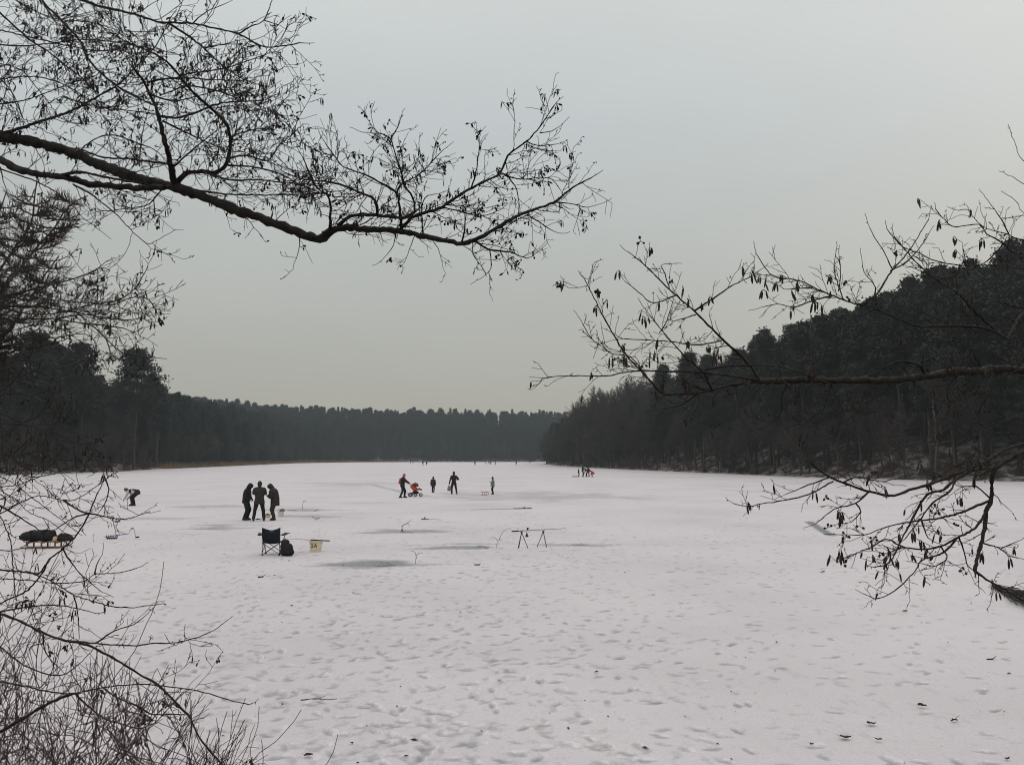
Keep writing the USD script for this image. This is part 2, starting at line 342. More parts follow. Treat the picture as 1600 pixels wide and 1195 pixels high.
lakev = np.stack([X, Y, zrel], -1).reshape(-1, 3)
idx = np.arange(NT * NR).reshape(NT, NR)
lakef = np.stack([idx[:-1, :-1], idx[1:, :-1], idx[1:, 1:], idx[:-1, 1:]], -1).reshape(-1, 4)
cen = lakev[lakef].mean(1)
lakef = lakef[shapely.distance(shapely.points(cen[:, 0], cen[:, 1]), LAKE) < 4.0]
lakev, lakef, bare_v = compact(lakev, lakef, bare.reshape(-1))
lake = part('frozen_lake', (lakev, lakef), 'lake_snow', smooth=True)
UsdGeom.PrimvarsAPI(UsdGeom.Mesh(lake)).CreatePrimvar('bare', Sdf.ValueTypeNames.FloatArray, 'vertex').Set(Vt.FloatArray.FromNumpy(bare_v.astype(np.float32)))
tag(lake, 'frozen lake under trodden snow with grey bare ice patches', 'frozen lake', kind='structure')
hz = trimesh.creation.box([900, 1000, 90]); hz.apply_translation([0, 380, 42.7])
tag(part('haze', hz, 'haze_air'), 'thin cold haze over the lake', 'haze', kind='stuff')
# ------------------------------------------------------------------ trees of the far banks
def unit(v): return v / max(np.linalg.norm(v), 1e-9)
def leafcards(rng, C, n, spread, size, flat=1.0):
    "n small needle sprays round each centre in C: double-tapered slips of two triangles"
    C = np.repeat(C, n, 0); m = len(C)
    p = C + rng.normal(0, 1, (m, 3)) * np.asarray(spread)
    d = rng.normal(0, 1, (m, 3)); d[:, 2] *= flat; d[:, 2] += .25; d /= np.linalg.norm(d, axis=1, keepdims=True)
    w = np.cross(d, rng.normal(0, 1, (m, 3))); w /= np.linalg.norm(w, axis=1, keepdims=True)
    L = size * rng.uniform(.6, 1.4, (m, 1))
    v = np.stack([p - d * L * .5, p + w * L * .28, p + d * L * .5, p - w * L * .28], 1).reshape(-1, 3)
    b = np.arange(m)[:, None] * 4
    return v, np.vstack([b + [0, 1, 2], b + [0, 2, 3]])
def pine_proto(name, seed, h, crown0, wid, flatop, dense=1.0):
    rng = np.random.default_rng(seed); root = thing(name, None, None) if not name.startswith('/') else UsdGeom.Xform.Define(stage, name).GetPrim()
    B = Buf(); n = 9; zz = np.linspace(-.6, h * .96, n); bend = np.cumsum(rng.normal(0, .10, (n, 2)), 0) * h / 20
    tr = np.column_stack([bend, zz]); rad = np.interp(zz, [0, h * .5, h], [.011 * h + .03, .008 * h, .03]); rad[0] *= 1.3
    tube(B, tr, rad, 7)
    cen = []
    nb = int((26 + 10 * (1 - crown0)) * dense)
    for i in range(nb):
        t = (i + rng.random()) / nb; z = h * (crown0 + (1 - crown0) * t * .97)
        prof = (math.sin(math.pi * min(1, .18 + t * .82)) ** .6 * (1 - .35 * t)) if flatop else (1 - t) ** .75 + .12
        L = wid * prof * rng.uniform(.6, 1.15); az = i * 2.4 + rng.normal(0, .4)
        p0 = np.array([np.interp(z, zz, tr[:, 0]), np.interp(z, zz, tr[:, 1]), z]); el = rng.uniform(-.1, .35) + .5 * t
        d = np.array([math.cos(az) * math.cos(el), math.sin(az) * math.cos(el), math.sin(el)])
        P = np.array([p0, p0 + d * L * .5, p0 + d * L + [0, 0, .12 * L]])
        tube(B, P, [.05 + .012 * L, .04, .02], 3)
        for s in np.linspace(.45, 1, 4): cen.append(p0 + d * L * s + rng.normal(0, .22 * L ** .5, 3) * [1, 1, .4])
    for i in range(5):                                                    # dead stubs on the lower trunk
        z = h * rng.uniform(.25, crown0); az = rng.uniform(0, 6.28); L = rng.uniform(.5, 1.8)
        p0 = np.array([np.interp(z, zz, tr[:, 0]), np.interp(z, zz, tr[:, 1]), z])
        tube(B, [p0, p0 + np.array([math.cos(az), math.sin(az), rng.uniform(-.3, .2)]) * L], [.04, .015], 3)
    v, f = leafcards(rng, np.array(cen), 34, [.62, .62, .34], .55, .7)
    part('trunk', B.get(), 'pine_bark', root, smooth=50); part('crown', (v, f), 'pine_needles', root)
    return root
def spruce_proto(name, seed, h, wid):
    rng = np.random.default_rng(seed); root = thing(name, None, None) if not name.startswith('/') else UsdGeom.Xform.Define(stage, name).GetPrim()
    B = Buf(); tube(B, [(0, 0, -.6), (0, 0, h * .5), (0, 0, h)], [.012 * h + .03, .007 * h, .02], 6); cen = []
    for i in range(60):
        t = (i + rng.random()) / 60; z = h * (.12 + .88 * t); L = wid * (1 - t) ** .8 * rng.uniform(.7, 1.1) + .15; az = i * 2.4 + rng.normal(0, .3)
        d = np.array([math.cos(az), math.sin(az), -.28]); p0 = np.array([0, 0, z])
        tube(B, [p0, p0 + d * L], [.03, .012], 3)
        for s in np.linspace(.3, 1, 4): cen.append(p0 + d * L * s)
    v, f = leafcards(rng, np.array(cen), 14, [.3, .3, .25], .6, .7)
    part('trunk', B.get(), 'pine_bark', root, smooth=50); part('crown', (v, f), 'spruce_needles', root)
    return root
def bare_proto(name, seed, h, levels=4, fork=.3, spread=.55, thin=1.0, twr=.034, bark='hardwood_bark'):
    rng = np.random.default_rng(seed); root = thing(name, None, None) if not name.startswith('/') else UsdGeom.Xform.Define(stage, name).GetPrim()
    BT, BC = Buf(), Buf()
    def grow(p, d, L, r, lev):
        n = 4 if lev < 3 else 3; P = [p]; dd = d
        for i in range(n):
            dd = unit(dd + rng.normal(0, .13, 3) + [0, 0, .07]); P.append(P[-1] + dd * L / n)
        rt = r * .55 if lev < levels else twr * .4
        tube(BT if lev < 2 else BC, P, np.linspace(r, max(rt, twr * .4), n + 1), 6 if lev == 0 else 3)
        if lev >= levels: return
        kids = [7, 6, 6, 5, 4][lev] if lev else 9
        for k in range(kids):
            t = rng.uniform(.3 if lev else fork, 1.0) if k else 1.0
            i = min(int(t * n), n - 1); q = P[i] + (P[i + 1] - P[i]) * (t * n - i)
            ax = unit(np.cross(unit(P[i + 1] - P[i]), rng.normal(0, 1, 3))); a = rng.uniform(.35, .95) * spread / .55 * (.4 if k == 0 else 1)
            dd = unit(P[i + 1] - P[i]); nd = dd * math.cos(a) + ax * math.sin(a)
            grow(q, nd, L * rng.uniform(.42, .68) * (1.12 - .35 * t), max(r * rng.uniform(.35, .55), twr), lev + 1)
    grow(np.array([0, 0, -.5]), np.array([rng.normal(0, .05), rng.normal(0, .05), 1.]), h * .55, h * .0105 * thin + .02, 0)
    part('trunk', BT.get(), bark, root, smooth=50); part('crown', BC.get(), 'fine_twigs', root)
    return root
UsdGeom.Scope.Define(stage, '/World/Looks/tree_kinds')
KIND = {}
def protos():
    for i, (h, c, w, fl, dn) in enumerate([(21, .46, 3.1, True, 1.2), (23, .52, 2.8, True, 1.2), (19, .4, 3.3, True, 1.2), (22, .42, 2.6, False, 1.5), (24, .42, 3.9, True, 1), (25, .45, 7.2, True, 2.4)]):
        stage.CreateClassPrim(f'/pine_kind_{i}'); KIND['pine', i] = pine_proto(f'/pine_kind_{i}/tree', 10 + i, h, c, w, fl, dn)
    for i, (h, w) in enumerate([(22, 3.3), (19.5, 3.0)]):
        stage.CreateClassPrim(f'/spruce_kind_{i}'); KIND['spruce', i] = spruce_proto(f'/spruce_kind_{i}/tree', 30 + i, h, w)
    for i, (h, lv, fk, sp) in enumerate([(18, 4, .35, .55), (16, 4, .25, .6), (20, 4, .4, .5), (14, 4, .2, .65)]):
        stage.CreateClassPrim(f'/hardwood_kind_{i}'); KIND['bare', i] = bare_proto(f'/hardwood_kind_{i}/tree', 40 + i, h, lv, fk, sp)
    for i in range(3):
        stage.CreateClassPrim(f'/bush_kind_{i}'); r = UsdGeom.Xform.Define(stage, f'/bush_kind_{i}/bush').GetPrim(); rng = np.random.default_rng(60 + i); B = Buf(); C = Buf()
        for k in range(16):
            az = rng.uniform(0, 6.28); el = rng.uniform(.5, 1.35); L = rng.uniform(1.2, 2.6); d = np.array([math.cos(az) * math.cos(el), math.sin(az) * math.cos(el), math.sin(el)])
            p = np.array([rng.normal(0, .25), rng.normal(0, .25), -.15]); P = [p]
            for j in range(4): d = unit(d + rng.normal(0, .15, 3) - [0, 0, .06]); P.append(P[-1] + d * L / 4)
            tube(B, P, np.linspace(.028, .01, 5), 3)
            for j in range(22):
                t = rng.uniform(.25, 1) * 3.99; a = P[int(t)] + (P[int(t) + 1] - P[int(t)]) * (t % 1); e = unit(d + rng.normal(0, .7, 3)); l = rng.uniform(.3, .9)
                tube(C, [a, a + e * l * .5 + rng.normal(0, .04, 3), a + unit(e + rng.normal(0, .3, 3)) * l], [.011, .009, .006], 3)
        part('stem', B.get(), 'hardwood_bark', r); part('twigs', C.get(), 'brush_twig', r, kind='stuff'); KIND['bush', i] = r
protos()

# where the trees stand
rng = np.random.default_rng(77)
spots = []
def scatter(n, xr, yr, dmax, spacing, choose, seed):
    r = np.random.default_rng(seed); x = r.uniform(*xr, n); y = r.uniform(*yr, n)
    d = shore_dist(x, y); ok = (d > .6) & (d < dmax) & (np.abs(x) < .72 * y + 12) & (y > 85); x, y, d = x[ok], y[ok], d[ok]
    cell = {}; out = []
    for a, b, c in zip(x, y, d):
        s = spacing(c); k = (int(a // 4), int(b // 4))
        if all((a - q[0]) ** 2 + (b - q[1]) ** 2 > s * s for i in (-1, 0, 1) for j in (-1, 0, 1) for q in cell.get((k[0] + i, k[1] + j), ())):
            cell.setdefault(k, []).append((a, b)); out.append((a, b, c))
    return out
allsp = scatter(60000, (-260, 260), (85, 760), 95, lambda d: 2.5 if d < 8 else 3.0, None, 5)
trees = []
for x, y, d in allsp:
    u = rng.random(); side = 'right' if x > 20 + (y - 330) * .05 and y < 520 else 'left' if y < 250 and x < 0 else 'far'
    if side == 'right':
        if d > 72 and rng.random() < .3: continue
        hardwood = np.interp(y, [110, 180, 205, 230, 270], [.2, .3, .6, .95, 1.0]) + (.25 if d < 6 else 0)
        k = 'bare' if u < hardwood else 'spruce' if u > .9 and d > 12 and y < 200 else 'pine'; s = rng.uniform(.86, 1.06) * np.interp(y, [100, 215, 250, 310, 400], [.98, 1.0, *([1.3, 1.3] if k == 'bare' else [.98, 1.0]), .95]) * (.8 if d < 5 else 1)
    elif side == 'left':
        if d > 55: continue
        hardwood = .85 if d < 18 else .65
        k = 'bare' if u < hardwood else 'pine'; s = rng.uniform(.75, 1.02) * (.72 if d < 6 else 1)
    else:
        if d > 90: continue
        hardwood = .45 if d < 10 else .08
        k = 'bare' if u < hardwood else 'spruce' if u < hardwood + .5 else 'pine'; s = rng.uniform(.88, 1.04) * (.8 if d < 8 else 1)
    i = int(rng.integers({'pine': 5, 'bare': 4, 'spruce': 2}[k]))
    trees.append([k, i, x, y, d, s, rng.uniform(0, 360), side])
# the two broad pines that stand above the left wood
for px, py, yy, s, i in ((214, 548, 200, 1.0, 5), (128, 535, 176, 1.0, 4), (92, 538, 172, 1.0, 0), (62, 520, 165, 1.05, 2), (250, 600, 232, .95, 0)):
    p = at(px, py, yy); g = float(land_z(p[0], p[1])); h = {4: 24, 0: 21, 2: 19, 5: 25}[i]
    trees = [t for t in trees if math.hypot(t[2] - p[0], t[3] - p[1]) > (4 if i != 5 else 8)]
    trees.append(['pine', i, p[0], p[1], 1.0, (p[2] - g) / h * 1.0, 40.0 * i, 'tall'])
z = land_z(np.array([t[2] for t in trees]), np.array([t[3] for t in trees]))
ang = np.array([math.degrees(math.atan2(t[2], t[3])) for t in trees])
nearest = {}
order = sorted(range(len(trees)), key=lambda i: (trees[i][7] != 'tall', math.hypot(trees[i][2], trees[i][3]) + 3.0 * trees[i][4]))
count = {'pine': 0, 'bare': 0}; singles = set()
for i in order:
    k = trees[i][0]
    if k in count and count[k] < {'pine': 150, 'bare': 130}[k] and trees[i][7] != 'far' and abs(ang[i]) < 31: singles.add(i); count[k] += 1
def zone(x, y, side):
    px = 800 + FPX * x / y
    if side == 'right': return 'on the wooded point' if px < 960 else 'on the slope behind the red clad group' if px < 1130 else 'on the middle of the steep slope' if px < 1330 else 'on the slope behind the drooping branches'
    return 'left of the bending person' if px < 190 else 'right of the bending person'
def tree_words(k, v, x, y, d, side):
    row = 'in the front row' if d < 9 else 'farther up'; z_ = zone(x, y, side)
    if side == 'right':
        lab = f'{["slim", "tall", "broad", "pointed", "wide crowned", "domed"][v]} dark pine {row} {z_}' if k == 'pine' else f'{["tall", "bushy", "straight", "low forked"][v]} leafless tree {row} {z_}'
    else:
        row = 'at the shore' if d < 9 else 'deeper in'; lab = f'{["slim", "tall", "broad", "pointed", "wide crowned", "domed"][v]} dark pine {row}, low wood {z_}' if k == 'pine' else f'{["tall", "bushy", "straight", "low forked"][v]} leafless tree {row}, low wood {z_}'
    return lab, lab.replace('pine', 'pines', 1) if k == 'pine' else lab.replace('tree', 'trees', 1)
tall_labels = iter(['broad domed pine at the end of the low wood, standing alone above it', 'tall pine with ragged crown just left of the domed pine above the low wood', 'tall pine second left of the domed pine above the low wood', 'leftmost tall pine rising above the low wood beyond the sled', 'short pine at the foot of the domed pine where the low wood ends'])
rest = []
for i, t in enumerate(trees):
    k, v, x, y, d, s, rz, side = t
    if i in singles or side == 'tall':
        if side == 'tall': copy_of(KIND[k, v].GetPath(), 'pine_tree', next(tall_labels), 'pine', (x, y, z[i]), rz, None, (s * {5: 1.0, 4: 1.4}.get(v, 1.2), s * {5: 1.0, 4: 1.4}.get(v, 1.2), s))
        else:
            L, G = tree_words(k, v, x, y, d, side)
            copy_of(KIND[k, v].GetPath(), 'pine_tree' if k == 'pine' else 'bare_tree', L, 'pine' if k == 'pine' else 'tree', (x, y, z[i]), rz, G, (s, s, s * rng.uniform(.92, 1.08)))
    else: rest.append(i)
def instancer(name, ids, label, cat):
    pi = UsdGeom.PointInstancer.Define(stage, '/World/' + name); keys = sorted({(trees[i][0], trees[i][1]) for i in ids})
    for a, b in keys:
        x = UsdGeom.Xform.Define(stage, f'/World/{name}/{a}_tree_{b:03d}'); x.GetPrim().GetReferences().AddInternalReference(KIND[a, b].GetPath())
    pi.CreatePrototypesRel().SetTargets([Sdf.Path(f'/World/{name}/{a}_tree_{b:03d}') for a, b in keys])
    pi.CreateProtoIndicesAttr(Vt.IntArray([keys.index((trees[i][0], trees[i][1])) for i in ids]))
    pi.CreatePositionsAttr(Vt.Vec3fArray([Gf.Vec3f(float(trees[i][2]), float(trees[i][3]), float(z[i])) for i in ids]))
    pi.CreateScalesAttr(Vt.Vec3fArray([Gf.Vec3f(*[float(trees[i][5])] * 3) for i in ids]))
    pi.CreateOrientationsAttr(Vt.QuathArray([Gf.Quath(Gf.Rotation(Gf.Vec3d(0, 0, 1), trees[i][6]).GetQuat()) for i in ids]))
    tag(pi.GetPrim(), label, cat, kind='stuff')
instancer('far_forest', [i for i in rest if trees[i][7] == 'far'], 'hazy grey green conifer forest closing the far end of the lake', 'forest')
instancer('hillside_forest', [i for i in rest if trees[i][7] == 'right'], 'dense dark wood filling the upper part of the steep slope', 'forest')
instancer('left_wood', [i for i in rest if trees[i][7] == 'left'], 'dim brown wood massed deep behind the low left bank', 'forest')
# brush along the water line
nb = 0
for x, y, d in scatter(14000, (-130, 110), (85, 420), 22.0, lambda d: 2.2 + .12 * d, None, 8):
    if nb < 280 and abs(math.degrees(math.atan2(x, y))) < 31.5 and (y < 300):
        sd = 'right' if x > 20 + (y - 330) * .05 else 'left'; row = 'at the water line' if d < 4 else 'among the trunks'; z_ = zone(x, y, sd); w_ = rng.uniform(.6, 1.25); nb += 1
        size = 'small' if w_ < .92 else 'large'; lab = f'{size} leafless bush {row} {z_}' if sd == 'right' else f'{size} leafless bush {row} before the low wood {z_}'
        copy_of(KIND['bush', nb % 3].GetPath(), 'shore_bush', lab, 'bush', (x, y, float(land_z(x, y))), rng.uniform(0, 360), lab.replace('bush', 'bushes', 1), w_)
# reed belt on the left far shore
B = Buf(); r = np.random.default_rng(9)
belt = catmull(np.array([gp(250, 732.2), gp(290, 730.2), gp(330, 728.6), (-112, 394), (-118, 480), (-102, 570), (-80, 590)]), 1.0)
for p in belt:
    near_ = p[1] < 345
    for k in range(60 if near_ else 26):
        q = p + r.normal(0, 1, 2) * [2.2, 1.4]; hgt = r.uniform(.7, 2.1) * (1.0 if near_ else .9); w = .05
        a = r.uniform(0, 3.14); e = np.array([math.cos(a), math.sin(a), 0]) * w; top = np.array([r.normal(0, .18), r.normal(0, .18), hgt]); b = np.array([q[0], q[1], max(0, float(0)) - .1])
        B.add([b - e, b + e, b + top], [(0, 1, 2)])
tag(part('reeds', B.get(), 'dry_reed'), 'belt of dry tan reeds standing along the far shore of the ice', 'reeds', kind='stuff')
# ------------------------------------------------------------------ the alders round the viewpoint
# each bough: distance of its root and tip from the viewpoint, width of root and tip (mm per metre of distance / 1.36), twigs per 100, twig length, fruit, course
BOUGHS = {
'overhang': '''
3.5 3.1 21 13 2 60 a|-190,176 -90,196 0,212 50,222 100,234 147,253 187,269 234,284 268,291 301,301 351,321 418,345 468,365 490,371
3.1 2.9 14 2 4 75 a|484,370 500,374 518,361 537,356 570,358 622,361 661,369 700,377 721,381 745,373 765,363 791,348 810,337 830,329 866,316 895,293 924,278
3.5 3.2 12 9 4 70 a|-120,215 -60,236 0,249 23,261 50,271 97,276 134,286 174,291 214,294 258,292
3.3 3.15 6 3 4 60 a|97,274 124,269 161,276 187,281 225,287
3.2 3.0 11 3 6 80 a|273,290 264,248 254,207 246,174 234,147 224,127 207,105
3.2 2.7 9 1.6 7 90 a|274,288 291,271 315,268 341,268 355,251 360,214 351,191 331,171 301,144 268,104 241,84 201,67 170,50
3.2 3.6 4 2 5 70 a|274,258 207,249 161,246 127,234 90,228
3.4 3.0 6 1.4 6 80 a|-20,216 20,204 60,191 110,174 151,152 187,131 207,110 228,90 248,64 264,33
3.3 3.0 6 2.6 6 80 a|-60,-190 20,-70 65,0 84,20 107,44 127,67 137,90 157,114 187,137 214,152 238,164
3.4 2.9 8 2 5 80 a|-60,-110 60,-25 127,0 157,10 201,20 234,30 251,35 301,37 335,44 375,54 408,72 445,72 468,67
3.1 2.9 4.5 1.6 8 80 a|264,37 291,54 318,75 341,97 368,117 392,129
3.0 2.9 3 1.3 6 50 a|318,75 348,70 375,69
3.0 2.8 3 1.2 5 50 n|368,54 392,42 412,32 425,0 430,-20
3.0 2.8 2.4 1 5 40 n|412,32 438,40
3.1 2.9 2.6 1 6 60 a|301,37 321,20 361,2
3.6 3.3 4.5 1.8 6 80 a|-60,-40 0,20 44,60 74,80 104,104 134,127 151,147
3.7 3.4 3.4 1.4 7 80 a|-40,38 0,47 33,55 84,67 134,77 174,80
3.7 3.0 3.4 1.4 7 80 a|-40,68 0,70 40,72 87,67 131,62 161,64 197,69 241,77
3.05 2.8 4 1.4 9 80 a|231,129 254,124 288,122 335,125 385,127
3.0 2.7 3.4 1.2 9 75 a|268,124 301,114 351,107 402,90 435,80
3.05 2.7 4.6 1.4 10 80 a|249,181 278,184 311,174 341,162 378,159 412,157
3.05 2.8 3.4 1.4 9 80 a|254,189 284,204 321,221 351,234
3.15 2.8 3.2 1.3 8 70 a|271,261 301,234 335,207 348,194
2.95 2.7 4 1.3 9 75 a|355,248 385,243 418,251 435,228 452,214 474,194
2.95 2.8 3.4 1.4 9 70 a|355,258 395,261 435,271 468,288 500,301
3.05 2.8 4 1.4 8 70 a|315,268 358,281 402,281 445,286 500,288
3.15 2.8 3.4 1.4 7 70 a|298,296 351,303 402,305 460,304 500,303
3.4 2.9 3.4 1.1 4 70 a|114,288 144,305 177,331 201,355 217,371 234,381 258,368
3.5 3.2 2.6 1 3 60 n|0,264 50,281 84,298 110,318 131,341 157,361
3.2 3.0 2.6 1 6 50 a|254,294 234,318 207,325 151,331
3.1 3.0 2 1 6 45 n|240,312 244,338 262,322
3.5 3.4 2.6 1 4 40 n|0,261 7,288 13,308
3.6 3.3 2.6 1.2 6 70 a|0,122 20,147 37,187 35,202
3.3 3.1 2.8 1.2 6 70 a|127,234 147,218 177,211 207,221 241,234 261,254
3.25 3.0 2.2 1.2 6 60 a|218,248 224,201 234,167
3.2 3.05 2.6 1.6 6 60 a|100,152 141,164 187,171 234,177 248,181
3.7 3.4 3 1.3 7 80 a|-40,95 0,100 33,110 60,140 80,165
3.7 3.3 3 1.3 7 80 a|-30,165 20,160 60,150 110,130 150,118
3.7 3.3 2.6 1.2 7 80 a|-30,130 30,120 80,125 130,150 170,190
3.6 3.2 2.6 1.2 8 80 a|-20,-30 40,10 90,30 140,35 190,48 240,50
3.1 2.8 3 1.2 8 80 a|234,147 270,158 310,150 350,140 390,145
3.1 2.7 3 1.2 9 80 a|250,150 290,135 330,140 370,155 410,190
2.9 2.7 3 1.2 10 70 a|358,215 385,205 415,200 440,190
3.0 2.85 7 4.5 5 60 a|528,353 547,339 570,335 596,337 632,340 648,331
3.05 2.8 6 1.6 12 75 a|516,360 515,312 502,299 489,286 482,267 472,244
2.95 2.7 5 1.4 12 70 a|589,337 589,319 580,308 560,300 537,290 505,283 472,280 440,267
2.95 2.7 5 1.4 11 70 a|628,360 625,332 620,303 602,290 570,273 537,260 518,238 505,218
2.95 2.7 4.4 1.2 10 65 a|648,332 645,309 632,290 628,270 619,247 612,221 599,210 567,207
2.9 2.7 3.6 1.2 12 65 a|620,303 625,290 648,277 667,262 680,247 693,234
2.8 2.7 2.2 1 7 40 a|612,215 622,199 625,186
2.95 2.7 6.5 1.6 6 70 a|626,358 648,337 667,332 690,324 713,309 732,296 765,280 781,270 793,244 801,236 823,221 843,199 866,165
2.95 2.7 4 1 8 65 a|742,377 765,390 797,394 823,403 843,392
2.95 2.7 3 1.2 10 60 a|721,380 726,358 728,332 728,312
2.95 2.8 3 1.2 9 60 a|661,368 659,332 664,309 682,303
2.9 2.7 2.8 1.1 8 65 a|690,324 719,330 749,338 781,329
2.8 2.6 2.8 1.1 7 60 a|781,270 807,280 840,278 862,280 875,296
2.8 2.6 2.4 1 7 55 a|791,272 807,296 812,326
2.8 2.7 2.2 1 6 50 a|866,316 895,319 918,324 937,319
2.85 2.7 2.8 1 7 60 a|736,295 744,270 747,241 754,221
2.7 2.6 2 1 6 40 n|823,221 840,228 872,225
2.7 2.6 2 1 6 40 n|843,208 862,205 875,197
2.8 2.7 2.6 1 9 50 a|823,335 843,348 859,358 872,364
2.95 2.9 2 1 4 35 n|617,364 615,384 599,404
2.9 2.8 2 1 6 40 a|765,391 767,420 750,436
2.9 2.8 2 1 7 40 a|739,379 739,397 752,416''',
'lower': '''
5.2 4.3 5 1.3 6 70 a|-140,520 -60,500 0,490 28,498 85,499 128,505 148,512 165,528 176,539 196,552 239,560
5.2 4.2 5 1.3 8 70 a|-150,500 -60,488 0,482 43,490 85,490 128,479 159,473 188,468 213,448 222,432
5.2 4.2 5 1.3 8 70 a|-150,470 -60,466 0,462 37,461 74,468 114,471 142,473 176,476 205,465 233,468 240,481
5.1 4.3 3.6 1.2 6 60 a|0,464 43,454 80,445 114,436 142,425 165,409
4.8 4.2 3 1.2 7 60 a|85,499 128,491 159,496 211,499 236,482
4.7 4.2 2.8 1.2 7 60 a|128,505 159,508 193,513 211,519 222,513
5.2 4.5 3.4 1.1 4 60 a|-90,535 0,530 34,530 80,528 128,522 148,533 151,553
5.2 4.6 3 1.1 8 60 n|0,480 40,478 80,482 120,488 160,486 190,490
5.2 4.6 3 1.1 8 60 n|-40,455 0,450 50,470 100,480 150,488
5.0 4.5 2 1 5 50 n|57,405 85,408 108,399 121,387
4.6 4.3 2.2 1 4 50 a|165,528 172,548 170,566
5.1 4.2 4 1.2 4 80 a|-120,630 -40,640 0,646 34,660 62,671 90,684 120,692 145,691 160,684
5.2 4.5 3.4 1.2 5 70 n|-80,690 0,683 20,672 34,661 60,650 90,640
5.2 4.6 3 1.2 5 70 n|-60,620 0,610 25,590 40,570 50,550
5.2 4.6 2.6 1.2 6 60 n|-60,660 0,662 50,664 110,660
5.3 4.8 4 1.3 8 75 n|-110,560 -30,548 10,540 45,545 90,535 120,520
5.3 4.8 4 1.3 8 75 n|-110,600 -30,590 20,575 60,582 95,600
5.3 4.7 3.6 1.3 8 75 n|-110,640 -30,630 15,615 50,620 85,640
5.3 4.7 3.6 1.3 8 75 n|-110,700 -30,705 20,712 60,706 100,720
5.4 4.9 4 1.3 8 75 n|-120,420 -30,410 10,405 45,420 80,425
5.4 4.9 4 1.3 8 75 n|-120,520 -30,512 20,515 60,508 100,515
5.3 4.9 3.4 1.3 8 70 n|-100,730 -20,740 20,735 50,745 85,740
5.4 4.9 3.4 1.3 9 75 n|-100,395 -20,380 15,385 40,375
3.0 2.4 8 2.6 4 70 a|-190,880 -100,915 0,958 34,971 67,988 101,1000 135,1007 162,1020 189,1035 216,1052 246,1069 270,1093 294,1116 304,1137 317,1159 348,1195 380,1235
3.0 2.4 5 1.4 5 60 a|-150,896 -60,890 0,890 34,894 61,899 88,912 115,929 152,941 182,948 216,948 246,944
2.9 2.3 6.5 1.3 4 65 a|-160,1030 -60,1050 0,1064 44,1073 81,1081 111,1083 148,1076 182,1071 229,1069 270,1073 310,1079 358,1093 388,1100
2.8 2.55 6 5 3 60 n|-150,1210 -60,1170 0,1143 34,1123 67,1103 111,1084
2.55 2.3 4 1.3 5 60 a|118,1083 135,1100 159,1120 189,1130 223,1137 243,1116
2.5 2.3 3.4 1.3 5 60 a|162,1075 189,1093 216,1103 236,1115 267,1115 290,1116
2.7 2.2 3.4 1 4 50 n|101,1000 152,1005 202,1008 243,1005 277,1003 327,988 359,966
2.7 2.4 2.6 1 4 50 n|148,1005 179,985 209,975 233,956
2.9 2.4 4 1.3 5 50 a|-60,900 0,904 51,907 94,911 132,907 148,897 189,894 214,887
2.6 2.5 2.4 1.2 4 25 n|148,897 152,880 160,866
3.0 2.5 5.5 2 4 60 n|-60,990 0,943 40,924 67,894 75,876 94,860 112,844 123,831 140,801 153,769
3.4 2.8 4.5 1.1 7 60 n|-120,850 0,802 22,790 46,779 61,774 79,777 99,781 118,780 140,767 169,746
2.9 2.7 3.4 1 4 50 n|99,781 125,798 140,802 166,807 193,811 217,805 230,801
2.8 2.7 3 1.4 4 50 n|140,802 120,807 103,816 87,827
3.3 2.9 3.6 1.6 6 60 n|0,790 22,803 46,818 59,827
3.4 3.0 3.4 1.2 8 60 n|-80,770 0,761 28,757 64,744
3.4 3.0 3.2 1.2 7 60 n|-60,830 0,820 17,817 37,807
3.4 2.9 3.6 1.6 7 60 n|-40,775 0,807 9,827 17,846 20,884 24,930
3.3 2.9 3.4 1.2 6 60 n|-60,850 0,859 24,859 46,848
3.2 2.9 5 2.4 6 60 a|-120,880 0,890 37,893 61,895 70,883
3.5 3.0 3 1.2 9 60 n|-60,800 0,780 30,765 50,745
3.5 3.0 3 1.2 9 60 n|-60,745 0,745 40,770 80,800 120,830
3.5 3.0 3 1.2 9 60 n|-60,760 10,772 45,800 75,812 100,832
2.9 2.5 2.6 1 4 40 n|164,746 170,765 162,790 150,806
2.8 2.4 3 1.1 4 45 n|97,856 112,880 130,900 160,925
2.7 2.4 2.6 1.1 5 45 a|115,929 122,960 124,995
2.8 2.4 2.6 1.1 5 45 a|67,988 72,1020 95,1045
2.9 2.6 3 1.2 5 50 n|0,1010 40,1040 90,1055 120,1040 150,1010
2.8 2.6 3 1.2 6 60 a|-20,960 30,950 80,945 120,950 150,958''',
